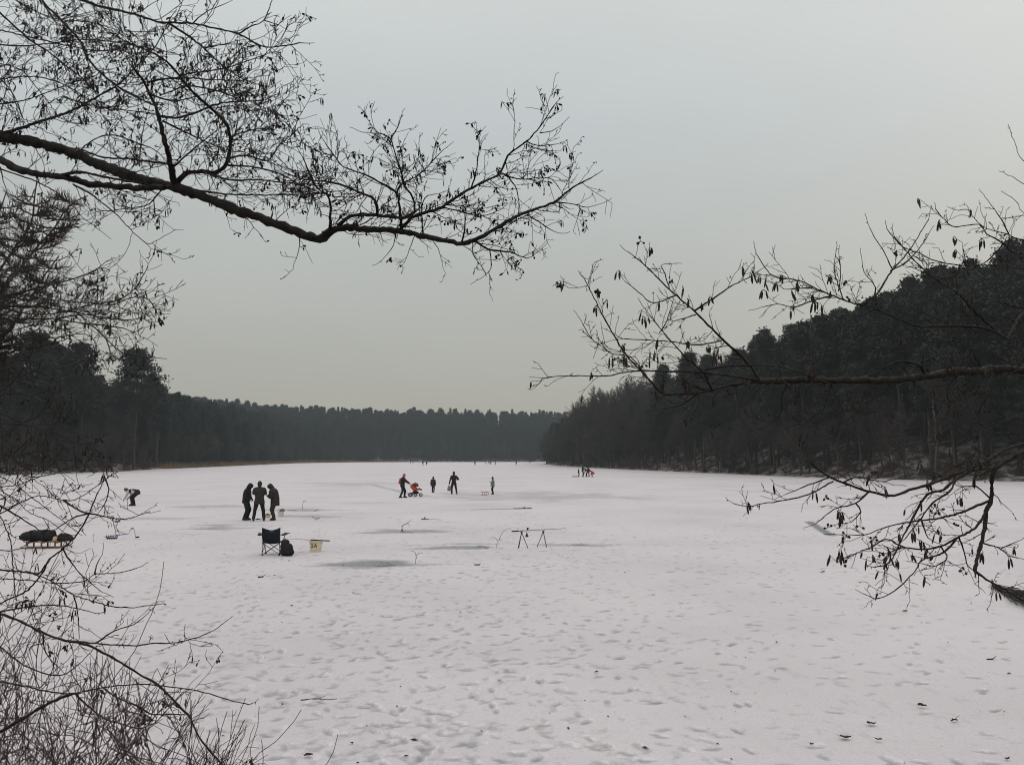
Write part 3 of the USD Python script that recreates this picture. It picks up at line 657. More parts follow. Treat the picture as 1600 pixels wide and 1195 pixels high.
'drooping': '''
3.1 2.7 18 9 3 60 c|1800,560 1700,570 1600,578 1562,577 1491,582 1446,588 1386,594 1337,594 1281,594 1231,595 1186,596
2.7 2.4 6 1.4 4 60 c|1186,596 1138,603 1100,612 1062,615 1036,615 1011,590 979,555 957,520 941,491 925,459 912,434
2.7 2.5 5.5 1.4 4 55 c|1186,592 1163,561 1132,533 1100,501 1084,485 1058,463 1030,437 1008,415 982,394
2.7 2.4 4.4 1.2 3 45 c|1186,594 1138,587 1090,582 1036,580 995,579 947,587 903,587 871,588 847,591 844,598
2.65 2.5 3.4 1.2 5 50 c|1113,609 1097,580 1074,561 1049,533 1027,507 1008,482
2.6 2.4 3.2 1.2 4 45 c|1084,486 1106,472 1125,459 1148,444 1170,434 1189,421
2.65 2.5 2.6 1.1 5 45 c|1128,532 1090,539 1049,534 1011,531 973,529 960,521
2.6 2.5 2.4 1.1 4 40 c|1011,588 985,558 957,553 941,542 925,529 915,514 907,499
2.6 2.5 2.4 1.1 4 35 c|1055,462 1030,472 1014,471 998,456 977,440
2.5 2.4 2 1.1 4 30 n|1046,450 1039,428 1033,415 1050,412
2.6 2.5 2 1 5 30 n|1087,492 1049,502 1052,488
2.6 2.5 1.8 1 5 30 c|1030,520 1039,507 1052,469
2.7 2.6 3 1.6 3 40 c|1100,578 1138,572 1186,571 1217,572 1240,579 1281,592
2.7 2.5 2.4 1.1 5 40 c|1093,613 1062,634 1023,641
2.7 2.5 2.2 1 5 40 c|1150,603 1152,630 1148,650 1130,660
3.0 2.8 5 2 4 40 c|1446,586 1432,568 1400,566 1370,582 1337,592
3.1 2.6 8 5 3 50 c|1760,410 1660,450 1600,489 1584,513 1575,531
2.8 2.5 5 1.4 4 50 c|1575,531 1542,504 1517,480 1493,456 1469,441 1445,423 1421,399 1397,369
2.9 2.5 5 1.4 5 55 c|1575,531 1551,516 1511,510 1466,509 1436,510 1397,495 1361,480 1331,473 1301,462 1270,449 1249,438 1210,432 1195,417 1182,397
2.9 2.6 4.4 1.4 4 50 c|1700,430 1600,420 1557,415 1496,414 1457,406 1439,396 1412,387 1400,375 1386,358
2.7 2.5 3.6 1.3 3 45 n|1345,480 1352,474 1373,456 1391,426 1415,399 1430,378 1442,357 1451,343
2.6 2.5 2.6 1.2 3 35 n|1391,424 1415,410 1435,390 1449,370
2.6 2.5 2.4 1.2 2 30 n|1394,420 1379,390 1367,372 1358,354
2.6 2.5 2 1 3 30 n|1361,478 1368,450 1350,425 1347,408
2.9 2.6 4.4 1.4 5 45 c|1680,400 1590,396 1569,381 1542,366 1530,351 1490,354 1475,342 1462,327
2.9 2.7 3.4 1.2 5 40 c|1680,370 1600,375 1575,366 1542,357 1520,339 1512,328 1498,329
2.8 2.6 3 1.2 3 40 c|1584,386 1578,372 1566,345 1554,327 1539,308
2.8 2.7 2.6 1.1 5 40 c|1660,330 1600,333 1592,320 1580,308
2.9 2.8 2.6 1.1 2 30 n|1660,290 1599,251 1587,227 1581,214
2.9 2.8 2.2 1.1 2 30 n|1660,320 1600,288 1582,276
2.7 2.5 2.4 1.1 4 40 c|1569,381 1542,408 1520,420 1500,425
2.7 2.5 2.6 1.1 4 40 c|1500,414 1492,432 1460,432 1440,423 1425,418
2.7 2.5 2.6 1.1 5 40 c|1301,462 1270,470 1240,480 1215,475 1190,480
2.7 2.5 2.4 1.1 4 40 c|1270,449 1225,452 1218,446
2.6 2.5 2.2 1.1 4 35 c|1317,467 1308,440 1303,420 1306,395
2.6 2.5 2 1 3 30 n|1310,455 1314,425 1311,400
3.0 2.6 3 1.4 3 40 c|1680,545 1600,575 1540,600 1480,640 1455,655
2.9 2.6 3 1.3 4 45 c|1500,582 1480,605 1482,625 1500,630
2.9 2.6 2.8 1.2 4 45 c|1300,594 1290,630 1260,660 1240,665
2.8 2.6 2.8 1.2 4 45 c|1231,597 1222,620 1218,650 1190,670
2.9 2.7 2.6 1.2 4 45 c|1400,592 1370,620 1330,640 1290,645
3.0 2.7 2.8 1.2 4 45 c|1560,578 1550,610 1530,640 1525,665
3.0 2.7 2.6 1.2 4 45 c|1620,640 1560,660 1500,680 1450,690
2.8 2.3 10 3 3 45 c|1760,650 1680,670 1600,693 1572,702 1548,716 1520,730 1484,744 1449,758 1421,765 1397,774 1368,770 1344,763 1316,754 1295,744 1274,730
2.4 2.25 3 1.1 3 35 c|1302,752 1263,772 1224,782 1193,786 1168,791 1145,786
2.4 2.25 2.6 1.1 3 35 c|1295,746 1263,758 1228,772
2.4 2.25 3.2 1.2 5 40 c|1358,767 1337,786 1309,793 1291,804 1275,818
2.8 2.35 13 5 3 45 c|1770,640 1690,672 1600,705 1583,716 1562,726 1551,744 1549,779 1541,800 1537,832 1530,860 1523,891
2.35 2.3 4.4 2 4 40 c|1523,891 1541,905 1558,914 1576,925
2.6 2.2 6.5 1.5 5 45 c|1556,730 1520,735 1491,751 1474,765 1449,772 1435,793 1418,825 1407,846 1397,867 1386,881 1367,886
2.5 2.2 4.4 1.2 4 45 c|1548,781 1520,793 1491,804 1456,811 1414,816 1379,825 1351,835 1309,835
2.45 2.2 5 1.2 5 45 c|1541,800 1523,825 1498,839 1470,853 1442,858 1407,853 1386,842 1358,856 1330,867 1316,872
2.35 2.2 4 1.2 4 40 c|1495,841 1474,863 1442,874 1432,888 1418,905 1397,923 1372,935 1351,928
2.5 2.3 3.6 1.6 5 40 c|1491,751 1484,768 1456,786 1439,810 1414,842
2.35 2.25 2.8 1.1 5 35 c|1535,848 1562,856 1576,869 1590,871
2.35 2.25 2 1.1 5 30 c|1562,858 1580,850 1591,845
2.3 2.2 3 1.3 6 40 c|1498,839 1507,862 1510,880 1520,890
2.3 2.2 3 1.2 7 40 c|1470,853 1480,872 1460,884 1440,880
2.4 2.3 2.6 1.1 6 40 c|1407,855 1385,865 1372,862
2.35 2.25 2 1 5 30 n|1550,905 1552,920 1548,940
2.4 2.3 2.6 1.1 5 40 c|1337,786 1345,800 1330,815 1310,818
2.5 2.3 3 1.2 5 40 c|1440,812 1450,840 1470,850
2.4 2.3 2.6 1.2 4 35 c|1316,754 1340,745 1375,752 1400,748
2.6 2.4 2.8 1.2 5 40 c|1548,779 1525,760 1500,760 1480,750
2.6 2.4 3 1.2 4 40 c|1452,756 1480,735 1520,720 1545,730'''}
def ellipsoid(B, p, ax, L, r, k=6):
    z = np.array([0, .18, .5, .82, 1.0]); w = np.array([.25, .85, 1, .75, .12])
    ax = unit(ax); tube(B, p + ax * (z * L)[:, None], w * r, k)
class Twigger:
    def __init__(s, seed): s.r = np.random.default_rng(seed)
    def twig(s, B, FC, FK, p, d, L, w0, w1, lev, fruit, px, up=.05):
        r = s.r; n = max(3, int(L / (9 * px))); P = [p]; nodes = []
        zig = unit(np.cross(d, r.normal(0, 1, 3)))
        for i in range(n):
            d = unit(d + zig * (.17 if i % 2 else -.17) + r.normal(0, .13, 3) + np.array([0, 0, up])); P.append(P[-1] + d * (L / n)); nodes.append(d)
        tube(B, P, np.linspace(w0, w1, n + 1) * px / 2, 3)
        if lev > 0:
            for i in range(0, n):
                if r.random() < .62:
                    ax = unit(np.cross(nodes[i], r.normal(0, 1, 3))); a = r.uniform(.5, 1.1); nd = nodes[i] * math.cos(a) + ax * math.sin(a)
                    s.twig(B, FC, FK, P[i + 1], nd, L * r.uniform(.25, .6) * (1 - .4 * i / n), max(w1 * 1.1, .85), .72, lev - 1, fruit, px, up)
        else:
            for i in range(1, n):                                           # buds on short spurs
                if r.random() < .35: tube(B, [P[i], P[i] + unit(r.normal(0, 1, 3)) * 3.4 * px], [.8 * px, .35 * px], 3)
        if fruit == 'n': return
        q = r.random()
        if fruit == 'a' and q < .08:
            e = P[-1] if r.random() < .5 else P[n // 2]
            for k in range(r.integers(1, 4)):
                g = unit(np.array([r.normal(0, .8), r.normal(0, .8), r.normal(-.6, .5)])); t = e + g * r.uniform(2, 6) * px
                tube(B, [e, t], [.6 * px, .5 * px], 3); ellipsoid(FC, t, g + np.array([0, 0, -.4]), r.uniform(4, 6.4) * px, r.uniform(1.2, 1.9) * px, 5)
        elif (fruit == 'a' and q < .14) or (fruit == 'c' and q < .10):
            big = fruit == 'c'; e = P[-1]
            for k in range(r.integers(1, 4)):
                g = np.array([r.normal(0, .18), r.normal(0, .18), -1]); t = e + np.array([r.normal(0, 2), r.normal(0, 2), -r.uniform(1, 4)]) * px
                tube(B, [e, t], [.55 * px, .45 * px], 3); ellipsoid(FK, t, g, (r.uniform(9, 18) if big else r.uniform(7, 12)) * px, (r.uniform(1.3, 2.0) if big else r.uniform(.8, 1.1)) * px, 5)
        elif fruit == 'c' and q < .125:
            e = P[-1]
            for k in range(r.integers(2, 5)):
                g = unit(r.normal(0, 1, 3) + np.array([0, 0, -.5])); t = e + g * r.uniform(2, 5) * px
                tube(B, [e, t], [.5 * px, .5 * px], 3); ellipsoid(FC, t, g, r.uniform(4, 6) * px, r.uniform(1.8, 2.4) * px, 5)
def tree_dense(course):
    p = course.split()[-1].split(','); return float(p[0]) < 260 and 380 < float(p[1]) < 760
def bough(tree, line, rng, tw, origin, up):
    head, course = line.split('|'); d0, d1, w0, w1, dens, tl, fruit = head.split(); d0, d1, w0, w1, dens, tl = map(float, (d0, d1, w0, w1, dens, tl))
    pts = np.array([tuple(map(float, q.split(','))) for q in course.split()])
    seg = np.concatenate([[0], np.cumsum(np.linalg.norm(np.diff(pts, axis=0), axis=1))]); tot = seg[-1]; u = seg / tot
    on_tree = getattr(tw, 'known', None)
    off = pts[0][0] < -35 or pts[0][0] > 1635 or pts[0][1] < -35
    if on_tree is not None and len(on_tree) and not off:                                # joins the bough it springs from
        g = np.hypot(on_tree[:, 0] - pts[0][0], on_tree[:, 1] - pts[0][1]); q_ = int(np.argmin(g))
        if g[q_] < 14: d0 = on_tree[q_, 2]; d1 = d1 if tot > 120 else d0 - .08 * rng.uniform(-1, 1)
    D = d0 + (d1 - d0) * u + .10 * np.sin(u * 5 + rng.uniform(0, 6)) * min(1, tot / 250) * np.sin(np.pi * u)   # wanders in depth too
    P = np.array([at(x, y, d) for (x, y), d in zip(pts, D)])
    px = D.mean() / FPX
    fine_ = np.linspace(0, 1, int(tot / 4) + 2); rec = np.column_stack([np.interp(fine_, u, pts[:, 0]), np.interp(fine_, u, pts[:, 1]), np.interp(fine_, u, D)])
    tw.known = rec if on_tree is None or not len(on_tree) else np.vstack([on_tree, rec])
    if off:                                                                             # grows out of the trunk
        T_ = tw.trunk; P = np.vstack([T_[int(np.argmin(np.linalg.norm(T_ + [0, 0, .18 * np.linalg.norm((T_ - P[0])[:, :2], axis=1).max() * 0 + .12] - P[0], axis=1)))][None], P])
    C = catmull(P, 7 * px); n = len(C); uu = np.linspace(0, 1, n)
    W = w0 + (w1 - w0) * uu ** .85
    C[1:-1] += rng.normal(0, 1, (n - 2, 3)) * px * np.clip(W[1:-1, None] * .10, .35, .9)
    knots = 1 + .10 * rng.normal(0, 1, n); rad = W * px / 2 * np.clip(knots, .85, 1.3)
    if w0 > 8: rad *= 1 + .12 * (np.sin(uu * tot / 31 + 1) > .93)
    B = Buf(); tube(B, C - origin, rad, 9 if w0 > 8 else 6 if w0 > 4 else 4, cap=True)
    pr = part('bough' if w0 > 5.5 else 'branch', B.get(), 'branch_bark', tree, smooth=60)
    T, FC, FK = Buf(), Buf(), Buf()
    k = rng.poisson(dens * tot / 100 * {'a': 1.28, 'n': 1.0, 'c': 1.75}[fruit] * (1.45 if tree_dense(course) else 1)); side = 1
    for j in range(k):
        i = min(int((rng.uniform(.08, 1.0) if w0 > 8 else rng.uniform(0, 1) ** .8) * (n - 2)), n - 2); t = unit(C[i + 1] - C[i])
        ax = unit(np.cross(t, unit(np.array([0, 1, 0]) + rng.normal(0, .65, 3)))) * side; side = -side if rng.random() < .7 else side
        a = rng.uniform(.5, 1.15); d = t * math.cos(a) + ax * math.sin(a)
        tw.twig(T, FC, FK, C[i] - origin, d, tl * px * rng.uniform(.35, 1.1), min(1.8, max(1.0, W[i] * .45)), .8, 2 if tl > 55 and rng.random() < .55 else 1, fruit, px, up)
    tw.twig(T, FC, FK, C[-1] - origin, unit(C[-1] - C[-3]), 22 * px, max(1, w1 * .9), .9, 0, fruit, px, up)
    part('twigs', T.get(), 'twig_bark', pr, kind='stuff')
    if FC.v: part('cones', FC.get(), 'cone_scale', pr, smooth=60, kind='stuff')
    if FK.v: part('catkins', FK.get(), 'catkin_scale', pr, smooth=60, kind='stuff')
def trunk_of(tree, pts, rad, origin):
    C = catmull(np.column_stack([np.array(pts), rad]), .12); rng = np.random.default_rng(1)
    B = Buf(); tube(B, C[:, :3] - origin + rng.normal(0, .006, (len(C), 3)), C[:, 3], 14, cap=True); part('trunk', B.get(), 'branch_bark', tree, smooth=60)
def alder(key, label, trunk, rad, seed, up):
    o = np.array(trunk[0], float); t = thing('alder_tree', label, 'tree', o); trunk_of(t, trunk, rad, o)
    rng = np.random.default_rng(seed); tw = Twigger(seed + 1); tw.trunk = catmull(np.array(trunk, float), .08)
    for line in BOUGHS[key].strip().split('\n'): bough(t, line, rng, tw, o, up)
    return t
def on_land(x, y, dz=-.15): return (x, y, float(land_z(x, y)) + dz)
e = [at(-190, 176, 3.5), at(-120, 215, 3.5), at(-60, -190, 3.3)]
alder('overhang', 'alder whose thick black bough reaches from the upper left corner over the lake', [on_land(-3.3, 3.5), (-3.05, 3.5, 2.2), (-2.75, 3.5, 4.0), (-2.6, 3.4, 5.2), (-2.3, 3.35, 7.5)], [.2, .15, .12, .09, .03], 101, .06)
alder('lower', 'alder whose thin twiggy branches hang along the lower left edge before the sled', [on_land(-3.9, 4.4), (-3.75, 4.3, 2.0), (-3.8, 4.6, 3.6), (-3.9, 4.8, 6.0)], [.13, .11, .09, .03], 202, .05)
alder('drooping', 'alder whose drooping branches with hanging catkins enter from the right edge', [on_land(2.75, 2.5), (2.5, 2.7, 1.6), (2.35, 2.9, 3.4), (2.3, 3.1, 5.6)], [.17, .14, .11, .03], 303, .02)

# the feathery young tree behind them on the left bank
def feathery(x, y, label, seed, stems):
    o = np.array(on_land(x, y)); t = thing('larch_tree', label, 'tree', o); rng = np.random.default_rng(seed)
    for line, w0, w1 in stems:
        P = np.array([o] + [at(a, b, d) for a, b, d in line]); C = catmull(P, .12); n = len(C); B = Buf(); pxm = y / FPX
        tube(B, C - o, np.linspace(w0, w1, n) * pxm / 2, 6, cap=True); pr = part('trunk', B.get(), 'hardwood_bark', t, smooth=60)
        T = Buf()
        for j in range(int(n * 2.6)):
            i = int(n * rng.uniform(.42, 1)) - 2; d = unit(C[i + 1] - C[i]); L = (70 * (1 - i / n) + 26) * pxm * rng.uniform(.6, 1.2)
            az = rng.uniform(0, 6.28); sd = unit(np.array([math.cos(az), math.sin(az), rng.uniform(-.1, .35)])); p = C[i] - o
            q = [p + sd * L * s + np.array([0, 0, .16 * L * s * s]) for s in (0, .35, .7, 1)]
            tube(T, q, [1.5 * pxm, 1.2 * pxm, 1 * pxm, .6 * pxm], 3)
            for m in range(16):
                s = rng.uniform(.2, 1); a = p + sd * L * s + np.array([0, 0, .16 * L * s * s]); e = unit(sd * .6 + rng.normal(0, .55, 3) + np.array([0, 0, .35])); l = rng.uniform(9, 22) * pxm
                tube(T, [a, a + e * l * .5, a + unit(e + np.array([0, 0, .3])) * l], [.55 * pxm, .5 * pxm, .35 * pxm], 3)
        part('twigs', T.get(), 'fine_twigs', pr, kind='stuff')
    return t
feathery(-9.3, 13.0, 'feathery brown leafless tree rising at the left edge under the thick bough', 7, [
    ([(-90, 620, 13.2), (3, 451, 13), (34, 417, 13), (63, 380, 12.9), (85, 357, 12.9), (100, 331, 12.8), (114, 317, 12.8), (137, 306, 12.7)], 14, 2),
    ([(-90, 560, 13.4), (0, 422, 13.2), (23, 388, 13.2), (48, 351, 13.1), (54, 308, 13), (58, 280, 13)], 12, 2),
    ([(-120, 520, 13.6), (-40, 400, 13.6), (-5, 340, 13.5), (10, 300, 13.5)], 12, 2),
    ([(-70, 640, 12.9), (10, 520, 12.6), (45, 470, 12.5), (70, 430, 12.4), (92, 400, 12.3)], 9, 2)])
# whippy shrubs growing up from the bank in the lower left corner
def shrub(name, x, y, label, seed, n, tips, whips=(), mat='willow_bark', kids=6, w0=2.6, root=.13):
    "stems rise from one root stock and arch out to tips spread over the given field"
    o = np.array(on_land(x, y, -.05)); t = thing(name, label, 'shrub', o); rng = np.random.default_rng(seed); px = y / FPX; B, T = Buf(), Buf()
    for k in range(n):
        a, b = tips(rng); e = at(a, b, y + rng.normal(0, .32)) - o; r0 = np.array([rng.normal(0, root), rng.normal(0, .2), 0]); c = r0 + (e - r0) * [.28, .28, .55] + rng.normal(0, .07, 3) + [0, 0, .12]
        C = catmull(np.array([r0, c, r0 + (e - r0) * .78 + [0, 0, .04] + rng.normal(0, .05, 3), e]), .06); m = len(C); C[1:] += rng.normal(0, .7, (m - 1, 3)) * px; tube(B, C, np.linspace(w0, .9, m) * px / 2, 4)
        for j in range(rng.poisson(kids)):
            i = int(rng.uniform(.5, .97) * (m - 1)); d = unit(C[min(i + 1, m - 1)] - C[i - 1]); ax = unit(np.cross(d, rng.normal(0, 1, 3))); q = rng.uniform(.35, 1.25); d = d * math.cos(q) + ax * math.sin(q); L = rng.uniform(20, 75) * px
            P = [C[i]]
            for _ in range(4): d = unit(d + rng.normal(0, .09, 3)); P.append(P[-1] + d * L / 4)
            tube(T, P, np.linspace(1.25, .8, 5) * px / 2, 3)
            for _ in range(rng.poisson(.8)):
                h = P[rng.integers(1, 4)]; dd = unit(d + rng.normal(0, .5, 3)); tube(T, [h, h + dd * L * .2, h + unit(dd + rng.normal(0, .2, 3)) * L * .4], [.55 * px, .5 * px, .4 * px], 3)
    part('stem', B.get(), mat, t, label='bundle of thin upright whips')
    for w in whips:
        C = catmull(np.array([o] + [at(a, b, d) for a, b, d in w]), .05); part('whip', one_tube(C - o, np.linspace(2.4, .9, len(C)) * px / 2), mat, t)
    if T.v: part('twigs', T.get(), mat, t, kind='stuff')
    return t
def one_tube(P, r, k=4):
    B = Buf(); tube(B, P, r, k, cap=True); return B.get()
def corner(rng):
    a = rng.uniform(-60, 390) if rng.random() < .75 else rng.uniform(-60, 200); return a, 1195 - rng.uniform(-.25, 1) * np.interp(a, [-60, 0, 120, 250, 330, 400], [260, 245, 205, 165, 115, 50])
shrub('willow_shrub', -1.95, 3.7, 'reddish brown whippy shrub filling the lower left corner of the bank', 21, 210, corner, kids=9, root=.6)
shrub('willow_shrub', -1.25, 3.5, 'low shrub of few thin arching whips just right of the dense corner shrub', 22, 9, lambda r: (r.uniform(230, 420), r.uniform(1090, 1195)), [[(380, 1250, 3.6), (393, 1194, 3.6), (391, 1170, 3.6), (403, 1133, 3.6), (405, 1103, 3.6)], [(385, 1240, 3.6), (395, 1187, 3.5), (432, 1157, 3.4), (459, 1127, 3.4), (471, 1108, 3.4)],
    [(150, 1200, 3.5), (216, 1005, 3.4), (236, 961, 3.4), (250, 921, 3.4), (256, 877, 3.4)]], kids=5)
shrub('willow_shrub', -3.0, 4.6, 'tangled shrub of fine crossing twigs at the left edge below the long branches', 23, 22, lambda r: (r.uniform(-80, 130), r.uniform(780, 1100)), kids=7)
shrub('willow_shrub', -.80, 3.7, 'single bent whip standing apart at the bottom right of the shrubs', 24, 1, lambda r: (500, 1240), [[(500, 1260, 3.7), (510, 1194, 3.7), (521, 1174, 3.7), (528, 1147, 3.7)]], kids=0)
# ------------------------------------------------------------------ people on the ice
def cloth(groups, e, it, amp=.008):
    t = blob(groups, e, it); return rumple(t, amp, 9, 3) if e else t
def ik(a, b, l1, l2, hint):
    d = b - a; D = min(np.linalg.norm(d), (l1 + l2) * .995); u = unit(d); b = a + u * D
    x = (l1 * l1 - l2 * l2 + D * D) / (2 * D); h = math.sqrt(max(l1 * l1 - x * x, 0)); hp = unit(hint - u * np.dot(hint, u))
    return a + u * x + hp * h, b
def V(*a): return np.array(a, float)
def hand(wrist, d, up, s=1.0):
    "palm, four unequal bent fingers and a thumb"
    d = unit(d); side = unit(np.cross(d, up)); nrm = unit(np.cross(side, d)); g = []
    pal = wrist + d * .05
    g.append([(wrist, .026), (pal + side * .024 + d * .03, .016), (pal - side * .024 + d * .03, .016)])
    for k, (o, l) in enumerate(((-.027, .062), (-.009, .074), (.009, .07), (.026, .055))):
        a = pal + side * o + d * .032; b = a + (d * .85 - nrm * .35) * l * .55; c = b + (d * .45 - nrm * .8) * l * .5
        g += [[(a, .0095), (b, .009)], [(b, .009), (c, .0075)]]
    t0 = wrist + d * .03 - side * .025; t1 = t0 + (d * .6 - side * .8) * .04; t2 = t1 + (d * .9 - nrm * .4) * .03
    return g + [[(t0, .012), (t1, .011)], [(t1, .011), (t2, .009)]]
def person(label, x, y, face, H, lean=0.0, hunch=0.1, pelvis=(0, 0, .93), fl=(.02, .1), fr=(.02, -.1), hl=(.05, .27, .82), hr=(.05, -.27, .82), headtilt=0.0, headturn=0.0, hem=.0,
           jacket='black_cloth', trousers='black_cloth', hat='black_cloth', head='hood', boots='boot_leather', sleeve=None, vest=None, bulk=1.0, group=None, elbow=(-.35, .6, -.75), fine=True, skirt=.0, child=False, hair='hair_dark', gloves=None):
    s = H / 1.75; t = thing('person', label, 'person', (x, y, .0), face, group)
    pel = V(*pelvis); ax = V(math.sin(lean), 0, math.cos(lean)); ax2 = V(math.sin(lean + hunch), 0, math.cos(lean + hunch)); ax3 = V(math.sin(lean + hunch + headtilt), 0, math.cos(lean + hunch + headtilt))
    waist = pel + ax * .14; chest = waist + ax2 * .24; neck = chest + ax2 * .15; hb = neck + ax3 * .07; hs = 1.13 if child else 1.0
    hc = hb + ax3 * .10 + V(math.cos(lean + hunch + headtilt), 0, -math.sin(lean + hunch + headtilt)) * .02
    fw = V(math.cos(lean + hunch + headtilt), 0, -math.sin(lean + hunch + headtilt)); ct, st = math.cos(headturn), math.sin(headturn)
    fw = V(fw[0] * ct, fw[0] * st, fw[2]); sd = unit(np.cross(ax3, fw)); up3 = unit(np.cross(fw, sd))
    sh = {1: neck - ax2 * .06 + V(0, .185, 0), -1: neck - ax2 * .06 + V(0, -.185, 0)}
    J = {}
    for k, h_, f_ in ((1, hl, fl), (-1, hr, fr)):
        hand_t = V(*h_); el, wr = ik(sh[k], hand_t, .29, .26, V(elbow[0], k * elbow[1], elbow[2])); hip = pel + V(0, k * .09, -.02)
        ank = V(f_[0], f_[1], f_[2] + .09 if len(f_) > 2 else .09); kn, ank = ik(hip, ank, .435, .42, V(1, k * .12, .1)); J[k] = (el, wr, hip, kn, ank)
    body = [[(pel, .12), (waist, .11)], [(waist, .11), (chest, .125)], [(chest, .12), (neck, .06)], [(neck, .055), (hb, .055)],
            [(hc + up3 * .03, .088 * hs), (hc - fw * .025 + up3 * .025, .09 * hs), (hc + fw * .035 - up3 * .075, .045 * hs)],
            [(hc + fw * .085 * hs - up3 * .005, .012), (hc + fw * .108 * hs - up3 * .025, .013), (hc + fw * .085 - up3 * .03, .015)]]          # nose
    for k in (-1, 1): body += [[(hc + sd * k * .086 * hs, .018), (hc + sd * k * .088 * hs - up3 * .035, .013)], [(hc + fw * .072 * hs + sd * k * .035 + up3 * .022, .02), (hc + fw * .07 * hs + up3 * .03, .02)]]
    body += [[(hc + fw * .082 - up3 * .068 + sd * .018, .010), (hc + fw * .082 - up3 * .068 - sd * .018, .010)]]
    for k, (el, wr, hip, kn, ank) in J.items():
        body += [[(chest + ax2 * .06, .07), (sh[k], .055)], [(sh[k], .055), (el, .04)], [(el, .04), (wr, .028)], [(pel, .1), (hip, .09)], [(hip, .088), (kn, .058)], [(kn, .056), (ank, .04)], [(ank, .04), (ank + V(.09, 0, -.045), .03)]]
        body += hand(wr, wr - el, V(0, 0, 1) if abs(unit(wr - el)[2]) < .85 else V(1, 0, 0))
    S = lambda m: m.apply_scale(s)
    part('body', S(blob(body, .05 if fine else 0, 3 if fine else 0, 8)), gloves or 'skin', t, smooth=60)
    b = bulk
    torso = [[(pel + V(.135 * b * math.cos(q), .175 * b * math.sin(q), -.10 - skirt), .028) for q in np.arange(10) * math.pi / 5] + [(pel + V(0, .05, 0), .14 * b), (pel + V(0, -.05, 0), .14 * b), (waist, .15 * b)], [(waist, .152 * b), (chest + V(0, .06, 0), .15 * b), (chest + V(0, -.06, 0), .15 * b)],
             [(chest + V(0, .07, 0), .15 * b), (chest + V(0, -.07, 0), .15 * b), (neck, .085), (sh[1], .085 * b), (sh[-1], .085 * b)], [(neck, .088), (hb - ax3 * .02, .078)]]
    arms = []
    for k, (el, wr, hip, kn, ank) in J.items():
        arms += [[(sh[k], .088 * b), (el, .068 * b)], [(el, .068 * b), (wr - unit(wr - el) * .01, .05 * b)]]
    e, it = (.045, 5) if fine else (0, 0)
    if sleeve or vest:
        part('jacket', S(cloth(torso, e, it)), jacket, t, smooth=60); part('sleeves', S(blob(arms, e, it)), sleeve or jacket, t, smooth=60)
    else: part('jacket', S(cloth(torso + arms, e, it)), jacket, t, smooth=60)
    legs = [[(pel + V(0, .05, -.02), .135), (pel + V(0, -.05, -.02), .135), (pel + V(0, 0, .05), .13)]]; shoes = []
    for k, (el, wr, hip, kn, ank) in J.items():
        legs += [[(hip, .112), (kn, .082)], [(kn, .082), (ank + V(0, 0, .02), .07)], [(pel, .12), (hip, .115)]]
        toe = V(.15, k * .02, 0); z = ank[2] - .09
        shoes.append([(V(ank[0] - .05, ank[1], z + .045), .045), (V(ank[0], ank[1], ank[2] + .03), .06), (V(ank[0] + .1, ank[1] + k * .015, z + .045), .045), (V(ank[0] + .17, ank[1] + k * .02, z + .035), .035)])
    part('trousers', S(cloth(legs, e, it)), trousers, t, smooth=60)
    part('boots', S(blob(shoes, .05 if fine else 0, 2 if fine else 0)), boots, t, smooth=60)
    if head == 'hood':
        part('hood', S(blob([[(hc - fw * .04 + up3 * .04, .118 * hs), (hc + fw * .015 + up3 * .05, .108 * hs), (hc - fw * .05 - up3 * .07, .10 * hs)], [(hc - fw * .05 - up3 * .07, .1), (neck - fw * .02, .1)], [(hc + fw * .03 + up3 * .085, .07), (hc + fw * .085 + up3 * .075, .03), (hc + up3 * .09, .06)]], e, 3 if fine else 0)), hat, t, smooth=60)
    elif head == 'cap':
        part('hat', S(blob([[(hc + up3 * .05 - fw * .012, .102 * hs), (hc + up3 * .085 - fw * .01, .085 * hs)], [(hc + up3 * .06 + fw * .06, .05), (hc + up3 * .055 + fw * .14, .02)]], e, 3 if fine else 0)), hat, t, smooth=60)
        part('hair', S(blob([[(hc - fw * .035 + up3 * .0, .095 * hs), (hc - fw * .04 - up3 * .05, .075)]], 0, 0)), hair, t, smooth=60)
    else:
        part('hat', S(blob([[(hc + up3 * .045 - fw * .02, .108 * hs), (hc + up3 * .09 - fw * .025, .085 * hs), (hc - fw * .05 - up3 * .03, .085 * hs)]], e, 3 if fine else 0)), hat, t, smooth=60)
        part('hair', S(blob([[(hc - fw * .045 - up3 * .03, .082 * hs), (hc - fw * .045 - up3 * .08, .06)]], 0, 0)), hair, t, smooth=60)
    if vest: part('vest', S(blob([[(waist + V(0, 0, -.03), .158 * b), (chest + V(0, .05, 0), .163 * b), (chest + V(0, -.05, 0), .163 * b), (chest + ax2 * .07, .13 * b)]], e, it)), vest, t, smooth=60)
    J['hc'] = hc * s
    return t
def gxy(px, py): g = ground(px, py); return float(g[0]), float(g[1])
